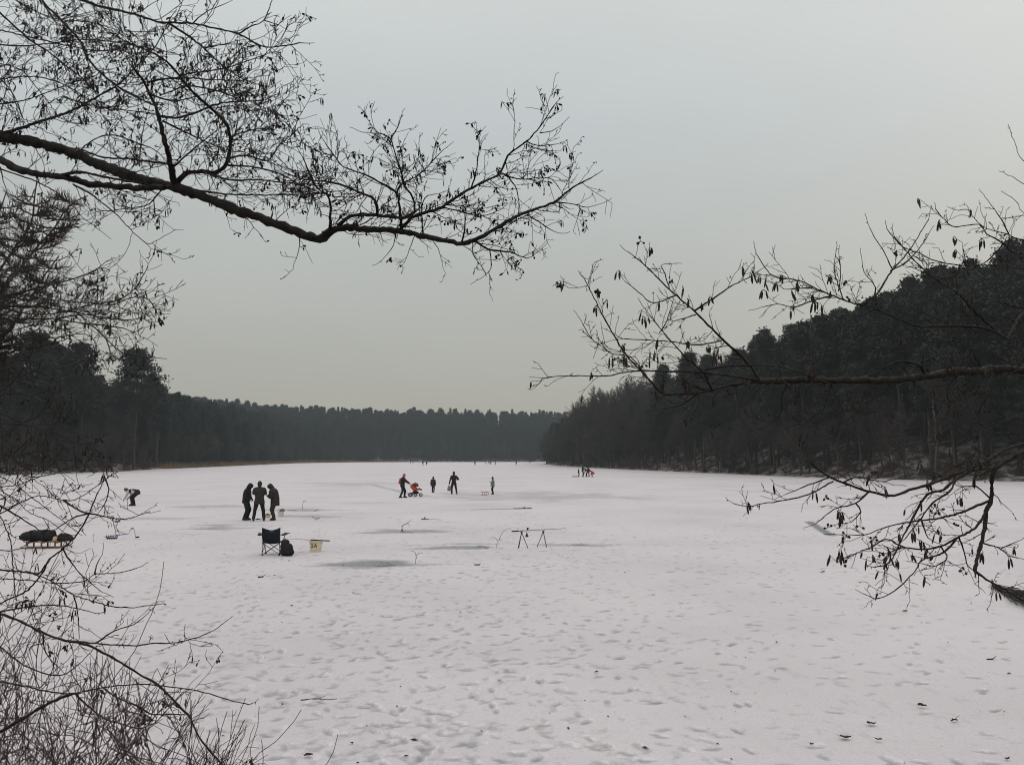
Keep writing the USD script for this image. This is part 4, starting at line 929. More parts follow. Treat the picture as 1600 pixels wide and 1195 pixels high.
# the three anglers
x, y = gxy(383.5, 812.5)
person('slim person in a black hooded jacket, head bowed, leftmost of the three standing together', x, y, -8, 1.74, lean=.02, hunch=.2, headtilt=.4, hl=(.24, .10, .98), hr=(.22, -.10, .96), fl=(.03, .09), fr=(-.04, -.08), bulk=1.08, gloves='black_cloth', pelvis=(.0, 0, .92))
x, y = gxy(404.5, 813.5)
person('tall person in a brown parka seen from behind, both hands raised to the face', x, y, 106, 1.82, hunch=.05, headtilt=.1, hl=(.24, .08, 1.42), hr=(.24, -.08, 1.40), elbow=(-.3, 1, -1.1), fl=(.02, .23), fr=(-.02, -.21), jacket='charcoal_cloth', head='beanie', hat='charcoal_cloth', bulk=1.24, skirt=.04, pelvis=(0, 0, .9))
x, y = gxy(428.5, 812.5)
person('stooped person in a long dark coat and olive trousers, rightmost of the three', x, y, 172, 1.74, lean=.02, hunch=.30, headtilt=.42, hl=(.30, .06, 1.12), hr=(.32, -.08, 1.16), fl=(-.02, .09), fr=(.05, -.09), jacket='charcoal_cloth', trousers='olive_cloth', hat='charcoal_cloth', bulk=1.32, skirt=.12, gloves='black_cloth', pelvis=(-.02, 0, .92))
# bending person on the left
x, y = gxy(207.5, 790)
person('person in a pale vest bending far down towards the ice, left of the anglers', x, y, 178, 1.78, lean=1.28, hunch=.22, headtilt=-.35, pelvis=(-.26, 0, .80), hl=(.52, .10, .33), hr=(.40, -.12, .42), fl=(.0, .10), fr=(-.04, -.10), jacket='black_cloth', trousers='black_cloth', sleeve='pale_cloth', vest='pale_cloth', head='beanie', hat='wine_cloth')
# family in the middle
x, y = gxy(629, 777.5)
person('person in black with a red backpack leaning forward to push the red pushchair', x, y, -4, 1.74, lean=.07, hunch=.08, headtilt=.12, hl=(.50, .16, 1.04), hr=(.50, -.16, 1.04), fl=(.12, .09), fr=(-.16, -.09), head='beanie', hat='grey_cloth', pelvis=(-.02, 0, .92), bulk=1.1)
pushx, pushy = x, y
x, y = gxy(676.5, 769.5)
person('small child in a dark padded coat standing just right of the pushchair', x, y, 75, 1.30, hl=(.04, .27, .86), hr=(.04, -.27, .86), jacket='charcoal_cloth', hat='charcoal_cloth', head='beanie', bulk=1.22, child=True, fl=(0, .08), fr=(0, -.08), skirt=.06)
x, y = gxy(709, 772)
person('person in a long black coat in mid step, a grey bag hanging from one hand', x, y, 100, 1.80, hunch=.05, hl=(.06, .34, .84), hr=(.12, -.22, 1.12), fl=(.10, .14), fr=(-.12, -.22), jacket='black_cloth', trousers='charcoal_cloth', head='beanie', hat='charcoal_cloth', skirt=.06, bulk=1.0, pelvis=(0, 0, .9))
bagx, bagy = x, y
x, y = gxy(770.5, 772)
person('child in a grey jacket with one arm raised beside the small wooden sled', x, y, 165, 1.36, hl=(.22, .1, .9), hr=(.36, -.12, 1.22), jacket='grey_cloth', trousers='black_cloth', head='beanie', hat='charcoal_cloth', child=True, bulk=1.05, fl=(0, .07), fr=(0, -.07))
# the group by the wooded point
for px, py, face, H, kw, lab in [
    (904, 744.5, 20, 1.15, dict(child=True), 'smallest child in dark clothes, left end of the group before the wooded point'),
    (910.5, 744.8, 10, 1.72, dict(), 'upright person in black, second from the left in the group before the wooded point'),
    (917, 744.8, 190, 1.70, dict(lean=.75, hunch=.3, pelvis=(-.2, 0, .84), hl=(.45, .1, .6), hr=(.4, -.1, .55), jacket='charcoal_cloth'), 'person in dark clothes bent forward in the middle of the group before the wooded point'),
    (921, 744.5, 170, 1.66, dict(lean=.3, hunch=.3, hl=(.35, .12, .8), hr=(.35, -.12, .8), trousers='red_cloth'), 'person with dark jacket and red trousers in the group before the wooded point'),
    (926, 745, 180, 1.5, dict(lean=.7, hunch=.3, pelvis=(-.22, 0, .62), hl=(.35, .12, .4), hr=(.35, -.12, .4), jacket='red_cloth', trousers='red_cloth', hat='charcoal_cloth'), 'crouching person in a red snow suit, right end of the group before the wooded point')]:
    x, y = gxy(px, py); person(lab, x, y, face, H, fine=False, **kw)
# far walkers
for px, top, foot, face, kw, lab in [
    (660.7, 720, 726.8, 80, {}, 'left one of two tiny dark walkers side by side far out on the ice'),
    (666.6, 720, 726.8, 95, dict(fl=(.15, .09), fr=(-.15, -.09)), 'right one of two tiny dark walkers side by side far out on the ice'),
    (742, 720, 726.8, 70, {}, 'tiny dark person standing alone, left of the far cluster of walkers'),
    (759.2, 720, 725.2, 0, dict(fl=(.2, .09), fr=(-.2, -.09)), 'leftmost tiny dark person in the far cluster of four walkers'),
    (764, 719.6, 725, 60, {}, 'second tiny dark person from the left in the far cluster of four walkers'),
    (767, 719.8, 725.8, 120, {}, 'third tiny dark person from the left in the far cluster of four walkers'),
    (774, 720, 726.2, 180, dict(fl=(.2, .09), fr=(-.2, -.09)), 'rightmost tiny dark person in the far cluster of four walkers'),
    (806.5, 720, 726.4, 90, {}, 'tiny dark person alone between the far cluster and the wooded point'),
    (828, 719.5, 724, 90, {}, 'tiny dark person nearest to the tip of the wooded point'),
    (327.5, 722.8, 729.2, 90, {}, 'tiny dark person standing in front of the left end of the reeds'),
    (412.5, 722, 727.0, 90, dict(jacket='charcoal_cloth'), 'tiny dark person standing in front of the middle of the reeds'),
    (641, 720.4, 725.2, 10, dict(jacket='grey_cloth', trousers='grey_cloth'), 'faint grey person, left one of two pale figures far out on the ice'),
    (645.5, 720.6, 725.2, 170, dict(jacket='grey_cloth', trousers='grey_cloth', lean=.5, hunch=.2), 'faint grey person leaning over, right one of two pale figures far out on the ice')]:
    x, y = gxy(px, foot); H = np.clip((foot - top) / FPX * y, 1.45, 1.85); person(lab, x, y, face, float(H), fine=False, **kw)
# ------------------------------------------------------------------ gear on the ice
def rod(B, a, b, r0, r1=None, k=6, n=6, sag=0.0):
    a, b = V(*a), V(*b); u = np.linspace(0, 1, n)[:, None]; P = a + (b - a) * u; P[:, 2] -= sag * 4 * (u * (1 - u))[:, 0]
    tube(B, P, np.linspace(r0, r0 if r1 is None else r1, n), k, cap=True)
def one(f, *a, **k):
    B = Buf(); f(B, *a, **k); return B.get()
def sheet(P, th):
    "a curved cloth panel: P is (m, n, 3) points; given thickness"
    m, n, _ = P.shape; gu = np.gradient(P, axis=0); gv = np.gradient(P, axis=1); N = np.cross(gu, gv); N /= np.linalg.norm(N, axis=2, keepdims=True)
    v = np.vstack([(P + N * th / 2).reshape(-1, 3), (P - N * th / 2).reshape(-1, 3)]); i = np.arange(m * n).reshape(m, n)
    q = np.stack([i[:-1, :-1], i[1:, :-1], i[1:, 1:], i[:-1, 1:]], -1).reshape(-1, 4); o = m * n; f = [q, q[:, ::-1] + o]
    for e in (i[0], i[-1][::-1], i[:, 0][::-1], i[:, -1]): f.append(np.stack([e[:-1], e[1:], e[1:] + o, e[:-1] + o], -1))
    return v, np.vstack(f)
# folding camp chair, seen from behind: local +x right, +y away from the viewpoint
x, y = gxy(426, 866)
c = thing('camp_chair', 'dark blue folding camp chair standing empty on the ice with its back to the viewer', 'chair', (x, y, 0), 4)
w, d = .25, .22
u = np.linspace(-1, 1, 11); vv = np.linspace(0, 1, 8); U, W = np.meshgrid(u, vv, indexing='ij')
part('backrest', sheet(np.stack([U * (w + .0 + .02 * W), -d + .02 - .10 * W + .07 * (1 - U ** 2) * (1 - .3 * W), .36 + W * (.38 + .09 * np.abs(U) ** 1.6)], -1), .012), 'navy_cloth', c, smooth=50)
part('seat', sheet(np.stack([U * w, -d + W * 2 * d, .36 - .05 * (1 - U ** 2) * np.sin(np.pi * W) + .02 * W], -1), .012), 'navy_cloth', c, smooth=50)
for s in (-1, 1):
    A = np.stack([s * (w + .09) + U * .075 + s * .06 * W, -d - .02 + W * .46, .60 + .03 * W - .012 * (1 - U ** 2)], -1)
    part('armrest', sheet(A, .014), 'navy_cloth', c, smooth=50)
    part('leg', one(rod, (s * w, -d - .06, .015), (s * (w + .01), -d - .08, .80), .011), 'dark_steel', c)
    part('leg', one(rod, (s * w, d, .015), (s * (w + .06), d - .05, .62), .011), 'dark_steel', c)
    part('foot', boxm([.05, .05, .03], (s * w, -d - .06, .015), bevel=.008), 'rubber', c); part('foot', boxm([.05, .05, .03], (s * w, d, .015), bevel=.008), 'rubber', c)
    part('cross_bar', one(rod, (-s * w, -d - .06 + s * .012, .03), (s * w, -d - .05 + s * .012, .37), .009), 'dark_steel', c)
    part('cross_bar', one(rod, (-s * w, d + s * .012, .03), (s * w, d + s * .012, .38), .009), 'dark_steel', c)
    part('cross_bar', one(rod, (s * (w + .012), -d - .06, .03), (s * (w + .012), d, .37), .009), 'dark_steel', c)
    part('cross_bar', one(rod, (s * (w - .012), d, .03), (s * (w - .012), -d - .06, .37), .009), 'dark_steel', c)
lg = meshkit.text_mesh('CAMP', .03) if False else boxm([.10, .004, .02], (0, -.245, .70))
part('logo_patch', lg, 'grey_cloth', c)
# rucksack
x, y = gxy(448.2, 868)
r_ = thing('rucksack', 'bulging black rucksack standing on the ice against the right side of the camp chair', 'bag', (x, y, 0), -6)
part('bag_body', blob([[(V(-.12, 0, .09), .09), (V(.12, 0, .08), .085), (V(-.10, .02, .28), .11), (V(.06, .02, .26), .11)], [(V(-.10, .02, .28), .11), (V(-.02, .03, .39), .085), (V(-.11, .03, .41), .075)]], .03, 6), 'black_cloth', r_, smooth=60)
part('front_pocket', blob([[(V(-.06, -.09, .10), .055), (V(.08, -.09, .10), .055), (V(.0, -.09, .2), .05)]], .03, 4), 'black_cloth', r_, smooth=60)
part('side_pocket', blob([[(V(.18, 0, .10), .05), (V(.16, .0, .18), .04)]], .03, 4), 'black_cloth', r_, smooth=60)
B = Buf(); tube(B, catmull(np.array([(-.12, .02, .46), (-.10, .0, .51), (-.05, .0, .50), (-.03, .03, .44)]), .02), .009, 6, cap=True); part('carry_strap', B.get(), 'black_cloth', r_, smooth=60)
# cream bucket with letters
x, y = gxy(493.3, 861.5)
b = thing('bucket', 'cream plastic bucket with brown letters, a fishing rod lying across its rim', 'bucket', (x, y, 0), 3)
def prismbucket(r0, r1, h, t, sq):
    a = np.linspace(0, 2 * np.pi, 33)[:-1]; k = (np.abs(np.cos(a)) ** sq + np.abs(np.sin(a)) ** sq) ** (-1 / sq)
    prof = [(r0, 0), (r1, h), (r1 + .012, h), (r1 + .012, h - .03), (r1 + .0125, h + .006), (r1 - t, h + .006), (r0 - t, .012), (.001, .012)]
    rings = [np.stack([r * k * np.cos(a), r * k * np.sin(a), np.full(32, z_)], -1) for r, z_ in [(.001, 0)] + prof]; v = np.vstack(rings); f = []
    for i in range(len(rings) - 1):
        for j in range(32): f.append((i * 32 + j, i * 32 + (j + 1) % 32, (i + 1) * 32 + (j + 1) % 32, (i + 1) * 32 + j))
    return v, np.array(f)
part('pail', prismbucket(.155, .185, .33, .006, 5), 'cream_plastic', b, smooth=40)
tx = meshkit.text_mesh('1A', .11, .004, bold=True); tx.apply_transform(trimesh.transformations.rotation_matrix(np.pi / 2 + .09, [1, 0, 0])); tx.apply_translation([-.135, -.172, .15])
part('lettering', tx, 'brown_ink', b)
B = Buf(); tube(B, catmull(np.array([(-.195, 0, .31), (-.19, .12, .24), (-.1, .2, .2), (.1, .2, .2), (.19, .12, .24), (.195, 0, .31)]), .03), .005, 6); part('handle', B.get(), 'grey_steel', b)
def fishing_rod(label, a, b2, reel_t, r0=.012, r1=.003, grip=.16, sag=.0, reel=True, name='fishing_rod'):
    a, b2 = V(*a), V(*b2); t = thing(name, label, 'fishing rod', a); d = b2 - a; L = np.linalg.norm(d); u = d / L
    part('blank', one(rod, V(0, 0, 0), d, r0 * .7, r1, 6, 12, sag), 'black_cloth', t); part('grip', one(rod, V(0, 0, 0) - u * .02, u * grip * L, r0 * 1.25, r0 * 1.1, 8), 'charcoal_cloth', t)
    if reel:
        p = u * reel_t * L; B = Buf(); B.tm(trimesh.creation.cylinder(.035, .05, sections=14), trimesh.transformations.translation_matrix(p + V(0, 0, .06)) @ trimesh.transformations.rotation_matrix(np.pi / 2, [0, 1, 0]))
        B.tm(boxm([.02, .02, .07], p + V(0, 0, .03))); B.tm(boxm([.05, .05, .04], p + V(.02, -.02, .075), bevel=.01)); part('reel', B.get(), 'dark_steel', t, smooth=40)
        part('crank', one(rod, p + V(.02, -.04, .08), p + V(.06, -.09, .1), .006), 'grey_steel', t)
    for s in np.linspace(grip + .12, .97, 5):
        q = u * s * L; tr = trimesh.creation.torus(.009, .0022, 10, 5); tr.apply_transform(trimesh.transformations.rotation_matrix(np.pi / 2, [0, 1, 0])); tr.apply_translation(q + V(0, 0, .012 - sag * 4 * s * (1 - s))); part('line_guide', tr, 'grey_steel', t)
    return t
bx, by = x, y
fishing_rod('fishing rod laid across the cream bucket, thick handle pointing right', (bx + .42, by - .06, .335), (bx - .95, by + .12, .385), .2, grip=.42, reel=False, r0=.016)
# rod rest: two tripods and a rod
def tripod(label, px, py, h, rz, spread=.2):
    x, y = gxy(px, py); t = thing('tripod', label, 'tripod', (x, y, 0), rz)
    part('head', boxm([.06, .05, .06], (0, 0, h), bevel=.012), 'dark_steel', t); part('fork', one(lambda B: (rod(B, (-.03, 0, h + .03), (-.04, 0, h + .08), .006), rod(B, (.03, 0, h + .03), (.04, 0, h + .08), .006))), 'dark_steel', t)
    for k in range(3):
        a = math.radians(90 + 120 * k); e = (spread * math.cos(a), spread * math.sin(a), .02); part('leg', one(rod, (0, 0, h), e, .014, .011), 'dark_steel', t)
        part('foot', one(rod, (e[0] * .9, e[1] * .9, .055), (e[0] * 1.02, e[1] * 1.02, 0.0), .014, .01), 'rubber', t)
    return x, y
t1 = tripod('left black tripod of the two that hold a rod over the ice', 815, 856, .50, 25); t2 = tripod('right black tripod of the two that hold a rod over the ice', 849, 854.5, .50, -30)
fishing_rod('long thin rod resting level on the two black tripods with its reel hanging', (t1[0] - .30, t1[1] - .02, .535), (t2[0] + .75, t2[1] + .05, .60), .28, grip=.12, r0=.017, r1=.006)
B = Buf(); B.tm(trimesh.creation.cylinder(.04, .06, sections=14), trimesh.transformations.translation_matrix((0, 0, -.04)) @ trimesh.transformations.rotation_matrix(np.pi / 2, [0, 1, 0])); B.tm(boxm([.10, .04, .05], (0, 0, -.09), bevel=.012)); rod(B, (0, 0, .04), (0, 0, -.05), .008)
tag(part('reel', (B.get()[0] + V(t1[0] + .17, t1[1] - .01, .47), B.get()[1]), 'dark_steel'), 'black reel hanging under the rod next to the left tripod', 'reel')
# rods lying on the ice
p0, p1 = ground(830, 794.5), ground(735, 797); fishing_rod('long rod lying flat on the ice beyond the tripods, reel at its right end', (p0[0], p0[1], .03), (p1[0], p1[1], .03), .12, grip=.3, r0=.02, r1=.007)
p0, p1 = ground(659, 811.5), ground(690, 812.8); fishing_rod('short ice rod lying flat on the ice, reel at its left end', (p0[0], p0[1], .03), (p1[0], p1[1], .03), .15, grip=.35, r0=.016, r1=.005)
# stick markers by the holes
def marker(label, px, foot, lines, w=.007):
    x, y = gxy(px, foot); o = V(x, y, 0); t = thing('stick_marker', label, 'stick', o)
    for i, ln in enumerate(lines):
        C = catmull(np.array([at(a, b_, y + (.06 * i * (k % 2))) for k, (a, b_) in enumerate(ln)]) - o, .04); B = Buf(); tube(B, C, np.linspace(w, w * .45, len(C)), 5, cap=True); part('stem' if i == 0 else 'side_twig', B.get(), 'twig_bark', t)
marker('forked stick with drooping twig at the upper middle ice patch', 628.5, 832, [[(628.5, 832.5), (628, 824), (628.5, 819)], [(628.3, 823), (632, 819), (638, 818), (640, 822)], [(632, 819.5), (638, 816), (643, 811)], [(628.3, 826), (625, 832)], [(628.3, 826), (631, 832)]], .012)
marker('thin stick with curled twigs in the ice patch right of the cream bucket', 649, 880, [[(649, 880), (650, 872), (650, 867)], [(650, 867), (647, 861), (641, 861)], [(650, 868), (655, 864), (661, 864)], [(650, 872), (652, 869)]], .008)
marker('thin stick with arching twig left of the tripods', 775, 856, [[(775, 856), (777, 848), (777.5, 843)], [(777, 843), (772, 839), (769, 838)], [(777.5, 844), (782, 842), (785, 846)], [(780, 842), (785, 832), (793, 826), (799, 826)], [(778, 846), (783, 845)]], .008)
marker('stick with a small tip flag standing in the streak right of the stooped angler', 473, 795.5, [[(473, 795.5), (473.2, 788), (474, 783)], [(474, 783), (477, 782.6), (478.5, 784)]], .014)
marker('bent dark twigs lying in the lower streak right of the stooped angler', 495, 812, [[(487, 806), (492, 810), (496, 812.4)], [(493, 810), (499, 809)], [(496, 812), (500, 808)], [(491, 798), (494, 797), (497, 795)]], .014)
marker('thin upright twig standing alone left of the loaded sled and below the bending person', 146, 847, [[(146, 847), (146.3, 838), (146.6, 832)], [(144.4, 836.5), (148.6, 836.2)]], .006)
# drilled holes
for px, py, lab in ((601, 881, 'round drilled hole with dark water in the nearest ice patch'), (752, 854.5, 'round drilled hole with dark water in the patch left of the tripods'), (636, 831.5, 'round drilled hole with dark water beside the forked stick'), (905, 851.5, 'round drilled hole with dark water right of the tripods'), (455, 797, 'round drilled hole with dark water in the streak right of the anglers')):
    x, y = gxy(px, py); h = thing('fishing_hole', lab, 'ice hole', (x, y, 0)); rg = np.random.default_rng(int(px)); n = 24; a = np.arange(n) * 2 * np.pi / n
    part('water', trimesh.creation.cylinder(.14, .02, sections=24).apply_translation([0, 0, .006]), 'dark_water', h)
    rs = [(.13, .0), (.15, .02), (.20, .015), (.30, -.01)]; v = np.vstack([np.stack([q * np.cos(a) * (1 + rg.normal(0, .06, n)), q * np.sin(a) * (1 + rg.normal(0, .06, n)), z_ + rg.normal(0, .006, n)], -1) for q, z_ in rs])
    f = [(i * n + j, (i + 1) * n + j, (i + 1) * n + (j + 1) % n, i * n + (j + 1) % n) for i in range(3) for j in range(n)]; part('slush_rim', (v, np.array(f)), 'slush', h, smooth=True)
# loaded sled on the left
x, y = gxy(72, 856)
s_ = thing('sled', 'wooden toboggan with curved runners carrying a dark duffel and a bag at the left edge', 'sled', (x, y, 0), 1)
for k in (-.2, .2):
    B = Buf(); tube(B, catmull(np.array([(-.72, k, .02), (-.3, k, .02), (.35, k, .02), (.62, k, .06), (.76, k, .17), (.74, k, .25)]), .05), .018, 6, cap=True); part('runner', B.get(), 'sled_wood', s_, smooth=50)
    for q in (-.5, -.05, .38): part('strut', boxm([.05, .03, .17], (q, k, .11), bevel=.006), 'sled_wood', s_)
for k in np.linspace(-.16, .16, 5): part('slat', boxm([1.2, .055, .018], (-.04, k, .205), bevel=.005), 'sled_wood', s_)
for q in (-.5, -.05, .38): part('cross_beam', boxm([.05, .46, .03], (q, 0, .18), bevel=.006), 'sled_wood', s_)
rg = np.random.default_rng(3)
dz = .214
d_ = thing('duffel', 'large black shaggy duffel lying on the rear of the wooden toboggan', 'bag', (x - .26, y, dz), 2)
part('bag_body', rumple(blob([[(V(-.42, 0, .16), .15), (V(.40, 0, .18), .165), (V(0, .02, .19), .18)], [(V(-.5, 0, .13), .11), (V(-.42, 0, .15), .15)], [(V(.1, 0, .2), .17), (V(.45, 0, .26), .10)]], .025, 3), .022, 12), 'black_cloth', d_, smooth=60)
part('strap', boxm([.04, .37, .36], (-.2, 0, .18), bevel=.012), 'charcoal_cloth', d_); part('strap', boxm([.04, .385, .385], (.2, 0, .19), bevel=.012), 'charcoal_cloth', d_)
k_ = thing('tackle_bag', 'smaller grey brown bag lying on the front of the wooden toboggan', 'bag', (x + .58, y, dz), -3)
part('bag_body', blob([[(V(-.2, 0, .11), .10), (V(.20, 0, .10), .10), (V(.02, 0, .15), .11)]], .03, 5), 'charcoal_cloth', k_, smooth=60); part('flap', blob([[(V(-.1, -.03, .19), .08), (V(.12, -.03, .18), .075)]], .03, 3), 'black_cloth', k_, smooth=60)
w_ = thing('paper_sack', 'crumpled tan sack wedged between the duffel and the bag on the toboggan', 'sack', (x + .33, y - .1, dz)); part('sack_body', blob([[(V(0, 0, .06), .055), (V(.04, 0, .14), .04), (V(-.05, 0, .12), .04)]], .02, 2), 'tan_cloth', w_, smooth=40)
# ice auger
x, y = gxy(176, 842.5)
a_ = thing('ice_auger', 'blue hand ice auger with cranked handle lying on the snow right of the loaded sled', 'auger', (x, y, 0), 2)
B = Buf(); n = 60; th_ = np.linspace(0, 5.5 * 2 * np.pi, n); xs = np.linspace(-.24, .18, n)
c0 = np.stack([xs, .018 * np.cos(th_), .085 + .018 * np.sin(th_)], -1); c1 = np.stack([xs, .075 * np.cos(th_), .085 + .075 * np.sin(th_)], -1)
v = np.vstack([c0, c1, c0 + [.006, 0, 0], c1 + [.006, 0, 0]]); i = np.arange(n - 1); f = np.vstack([np.stack([i, i + 1, i + 1 + n, i + n], -1), np.stack([i + 2 * n, i + 3 * n, i + 3 * n + 1, i + 2 * n + 1], -1), np.stack([i + n, i + n + 1, i + 3 * n + 1, i + 3 * n], -1)])
part('auger_blade', (v, f), 'blue_paint', a_); part('shaft', one(rod, (-.25, 0, .085), (.50, 0, .20), .014, k=8), 'blue_paint', a_)
B = Buf(); tube(B, catmull(np.array([(.50, 0, .20), (.56, .0, .21), (.62, 0, .36), (.66, 0, .38), (.72, 0, .38), (.74, 0, .36), (.80, 0, .12), (.83, 0, .08)]), .02), .010, 7, cap=True); part('crank', B.get(), 'grey_steel', a_, smooth=50)
part('knob', one(rod, (.64, 0, .385), (.72, 0, .385), .022, k=8), 'black_cloth', a_); part('knob', one(rod, (.80, 0, .07), (.93, 0, .085), .024, k=8), 'black_cloth', a_)
part('cutter', boxm([.05, .13, .012], (-.26, 0, .085), bevel=.003), 'grey_steel', a_)
# things by the anglers
x, y = gxy(438.5, 807); p = thing('pail', 'pale grey pail with a dark mesh bag on top behind the stooped angler', 'bucket', (x, y, 0)); part('pail_wall', prismbucket(.13, .155, .26, .005, 2), 'white_plastic', p, smooth=40)
part('handle', one(lambda B: tube(B, catmull(np.array([(-.16, 0, .24), (-.13, .0, .34), (0, .0, .38), (.13, 0, .34), (.16, 0, .24)]), .03), .005, 6)), 'grey_steel', p)
q = thing('mesh_bag', 'dark grey net bag heaped on the pale pail behind the stooped angler', 'bag', (x + .06, y - .02, .262)); part('bag_body', blob([[(V(-.08, 0, .05), .055), (V(.11, 0, .05), .05), (V(.04, 0, .1), .05)]], .03, 3), 'grey_cloth', q, smooth=60)
x, y = gxy(418, 808.5); q = thing('bait_box', 'small tan box with dark lid on the ice between two anglers', 'box', (x, y, 0), 10); part('box_body', boxm([.26, .18, .14], (0, 0, .07), bevel=.012), 'tan_cloth', q); part('lid', boxm([.27, .19, .035], (0, 0, .158), bevel=.01), 'brown_fur', q); part('handle', boxm([.09, .02, .03], (0, 0, .19), bevel=.006), 'charcoal_cloth', q)
p0, p1 = ground(400, 811.6), ground(414, 810.5); fishing_rod('short dark ice rod lying between the feet of the tall angler', (p0[0], p0[1], .02), (p1[0], p1[1], .02), .2, grip=.4, r0=.018, r1=.006, reel=False)
x, y = gxy(172, 793); p0 = ground(172, 792.5); fishing_rod('thin pale stick reaching left over the ice from the bending person', (ground(196, 786)[0], gxy(207.5, 790)[1] - .1, .34), (ground(176, 790)[0], gxy(207.5, 790)[1] - .2, .26), .2, grip=.2, r0=.012, r1=.005, reel=False)
for px, py, lab in ((117, 822.5, 'dark scrap of weed on the ice left of the auger under the twigs'), (183, 815.5, 'dark scrap of weed on the ice between the bending person and the auger')):
    x, y = gxy(px, py); q = thing('weed_scrap', lab, 'debris', (x, y, 0)); rg = np.random.default_rng(int(px)); part('tuft', one(lambda B: [rod(B, rg.normal(0, .08, 3) * [1, .6, 0] + [0, 0, .02], rg.normal(0, .16, 3) * [1, .6, .3] + [0, 0, .06], .018, .008, 4) for _ in range(9)]), 'dead_leaf', q)
# backpack of the pushing person
q = thing('backpack', 'red backpack on the back of the person pushing the pushchair', 'bag', (pushx, pushy, 0), -4)
part('bag_body', blob([[(V(-.20, .0, 1.04), .075), (V(-.20, .09, 1.07), .075), (V(-.20, -.09, 1.07), .075), (V(-.17, .07, 1.36), .07), (V(-.17, -.07, 1.36), .07)]], .04, 5), 'red_cloth', q, smooth=60); part('front_pocket', blob([[(V(-.285, .05, 1.10), .045), (V(-.285, -.05, 1.10), .045), (V(-.26, 0, 1.18), .045)]], .03, 3), 'orange_red_cloth', q, smooth=60)
for s in (-1, 1): part('strap', one(lambda B: tube(B, catmull(np.array([(-.1, s * .1, 1.42), (.04, s * .12, 1.50), (.18, s * .13, 1.36), (.16, s * .13, 1.2), (-.06, s * .12, 1.08)]), .04), .02, 5)), 'red_cloth', q)
# pushchair
x, y = gxy(650, 775.8)
q = thing('pushchair', 'red three wheeled pushchair with dark hood pushed across the ice', 'pushchair', (x, y, 0), -3)
def wheel(px_, py_, r): 
    t = trimesh.creation.torus(r - .03, .03, 24, 8); t.apply_transform(trimesh.transformations.rotation_matrix(np.pi / 2, [1, 0, 0])); t.apply_translation([px_, py_, r])
    w = part('wheel', t, 'rubber', q, smooth=60); rim = trimesh.creation.torus(r - .06, .01, 24, 6); rim.apply_transform(trimesh.transformations.rotation_matrix(np.pi / 2, [1, 0, 0])); rim.apply_translation([px_, py_, r]); B = Buf(); B.tm(rim)
    for k in range(3): a = math.pi * k / 3 + .2; rod(B, (px_ - math.cos(a) * (r - .06), py_, r - math.sin(a) * (r - .06)), (px_ + math.cos(a) * (r - .06), py_, r + math.sin(a) * (r - .06)), .007, k=5, n=2)
    rod(B, (px_, py_ - .03, r), (px_, py_ + .03, r), .025, k=8, n=2); part('rim', B.get(), 'grey_steel', w)
wheel(-.42, -.27, .15); wheel(-.42, .27, .15); wheel(.36, 0, .14); wheel(-.02, -.24, .13)
B = Buf(); rod(B, (-.42, -.25, .15), (.05, -.2, .48), .015); rod(B, (-.42, .25, .15), (.05, .2, .48), .015); rod(B, (.36, 0, .14), (-.1, 0, .52), .018); rod(B, (-.42, -.27, .15), (-.42, .27, .15), .012); rod(B, (-.02, -.24, .13), (-.02, -.2, .45), .012); rod(B, (-.1, -.22, .42), (-.1, .22, .42), .014); part('frame', B.get(), 'dark_steel', q)
part('basket', blob([[(V(-.22, .12, .28), .06), (V(-.22, -.12, .28), .06), (V(.12, .1, .26), .06), (V(.12, -.1, .26), .06), (V(.14, 0, .36), .06), (V(-.2, 0, .38), .06)]], .05, 3), 'black_cloth', q, smooth=60)
part('seat', blob([[(V(-.36, .14, .74), .07), (V(-.36, -.14, .74), .07), (V(-.12, .14, .50), .08), (V(-.12, -.14, .50), .08), (V(.02, .13, .62), .07), (V(.02, -.13, .62), .07), (V(-.28, 0, .92), .06)], [(V(-.1, .13, .52), .08), (V(-.1, -.13, .52), .08), (V(.30, .1, .56), .06), (V(.30, -.1, .56), .06)]], .05, 5), 'orange_red_cloth', q, smooth=60)
part('foot_cover', blob([[(V(.22, .1, .58), .07), (V(.22, -.1, .58), .07), (V(.40, .08, .52), .05), (V(.40, -.08, .52), .05)]], .05, 3), 'charcoal_cloth', q, smooth=60)
part('hood', blob([[(V(-.12, .13, .92), .10), (V(-.12, -.13, .92), .10), (V(.06, .12, .90), .09), (V(.06, -.12, .90), .09), (V(.12, .1, .80), .06), (V(.12, -.1, .80), .06), (V(-.05, 0, 1.0), .06)]], .05, 5), 'brown_fur', q, smooth=60)
B = Buf(); tube(B, catmull(np.array([(-.20, -.2, .62), (-.42, -.2, .90), (-.66, -.2, 1.06), (-.70, -.18, 1.08), (-.70, .18, 1.08), (-.66, .2, 1.06), (-.42, .2, .90), (-.20, .2, .62)]), .05), .018, 7, cap=True); part('handle', B.get(), 'pink_plastic', q, smooth=60)
# grey bag in the walker's hand
a = math.radians(100); hx, hy = bagx + .06 * math.cos(a) - .36 * math.sin(a), bagy + .06 * math.sin(a) + .36 * math.cos(a)
q = thing('carrier_bag', 'grey bag hanging from the hand of the person in the long black coat', 'bag', (hx, hy, .0), 10); part('bag_body', blob([[(V(-.08, 0, .36), .09), (V(.10, 0, .36), .09), (V(-.05, 0, .62), .06), (V(.07, 0, .60), .06)]], .04, 3), 'grey_cloth', q, smooth=60); part('handle', one(lambda B: tube(B, catmull(np.array([(-.06, 0, .66), (-.04, .02, .82), (0, .02, .88), (.04, .02, .82), (.07, 0, .64)]), .03), .008, 5)), 'grey_cloth', q)
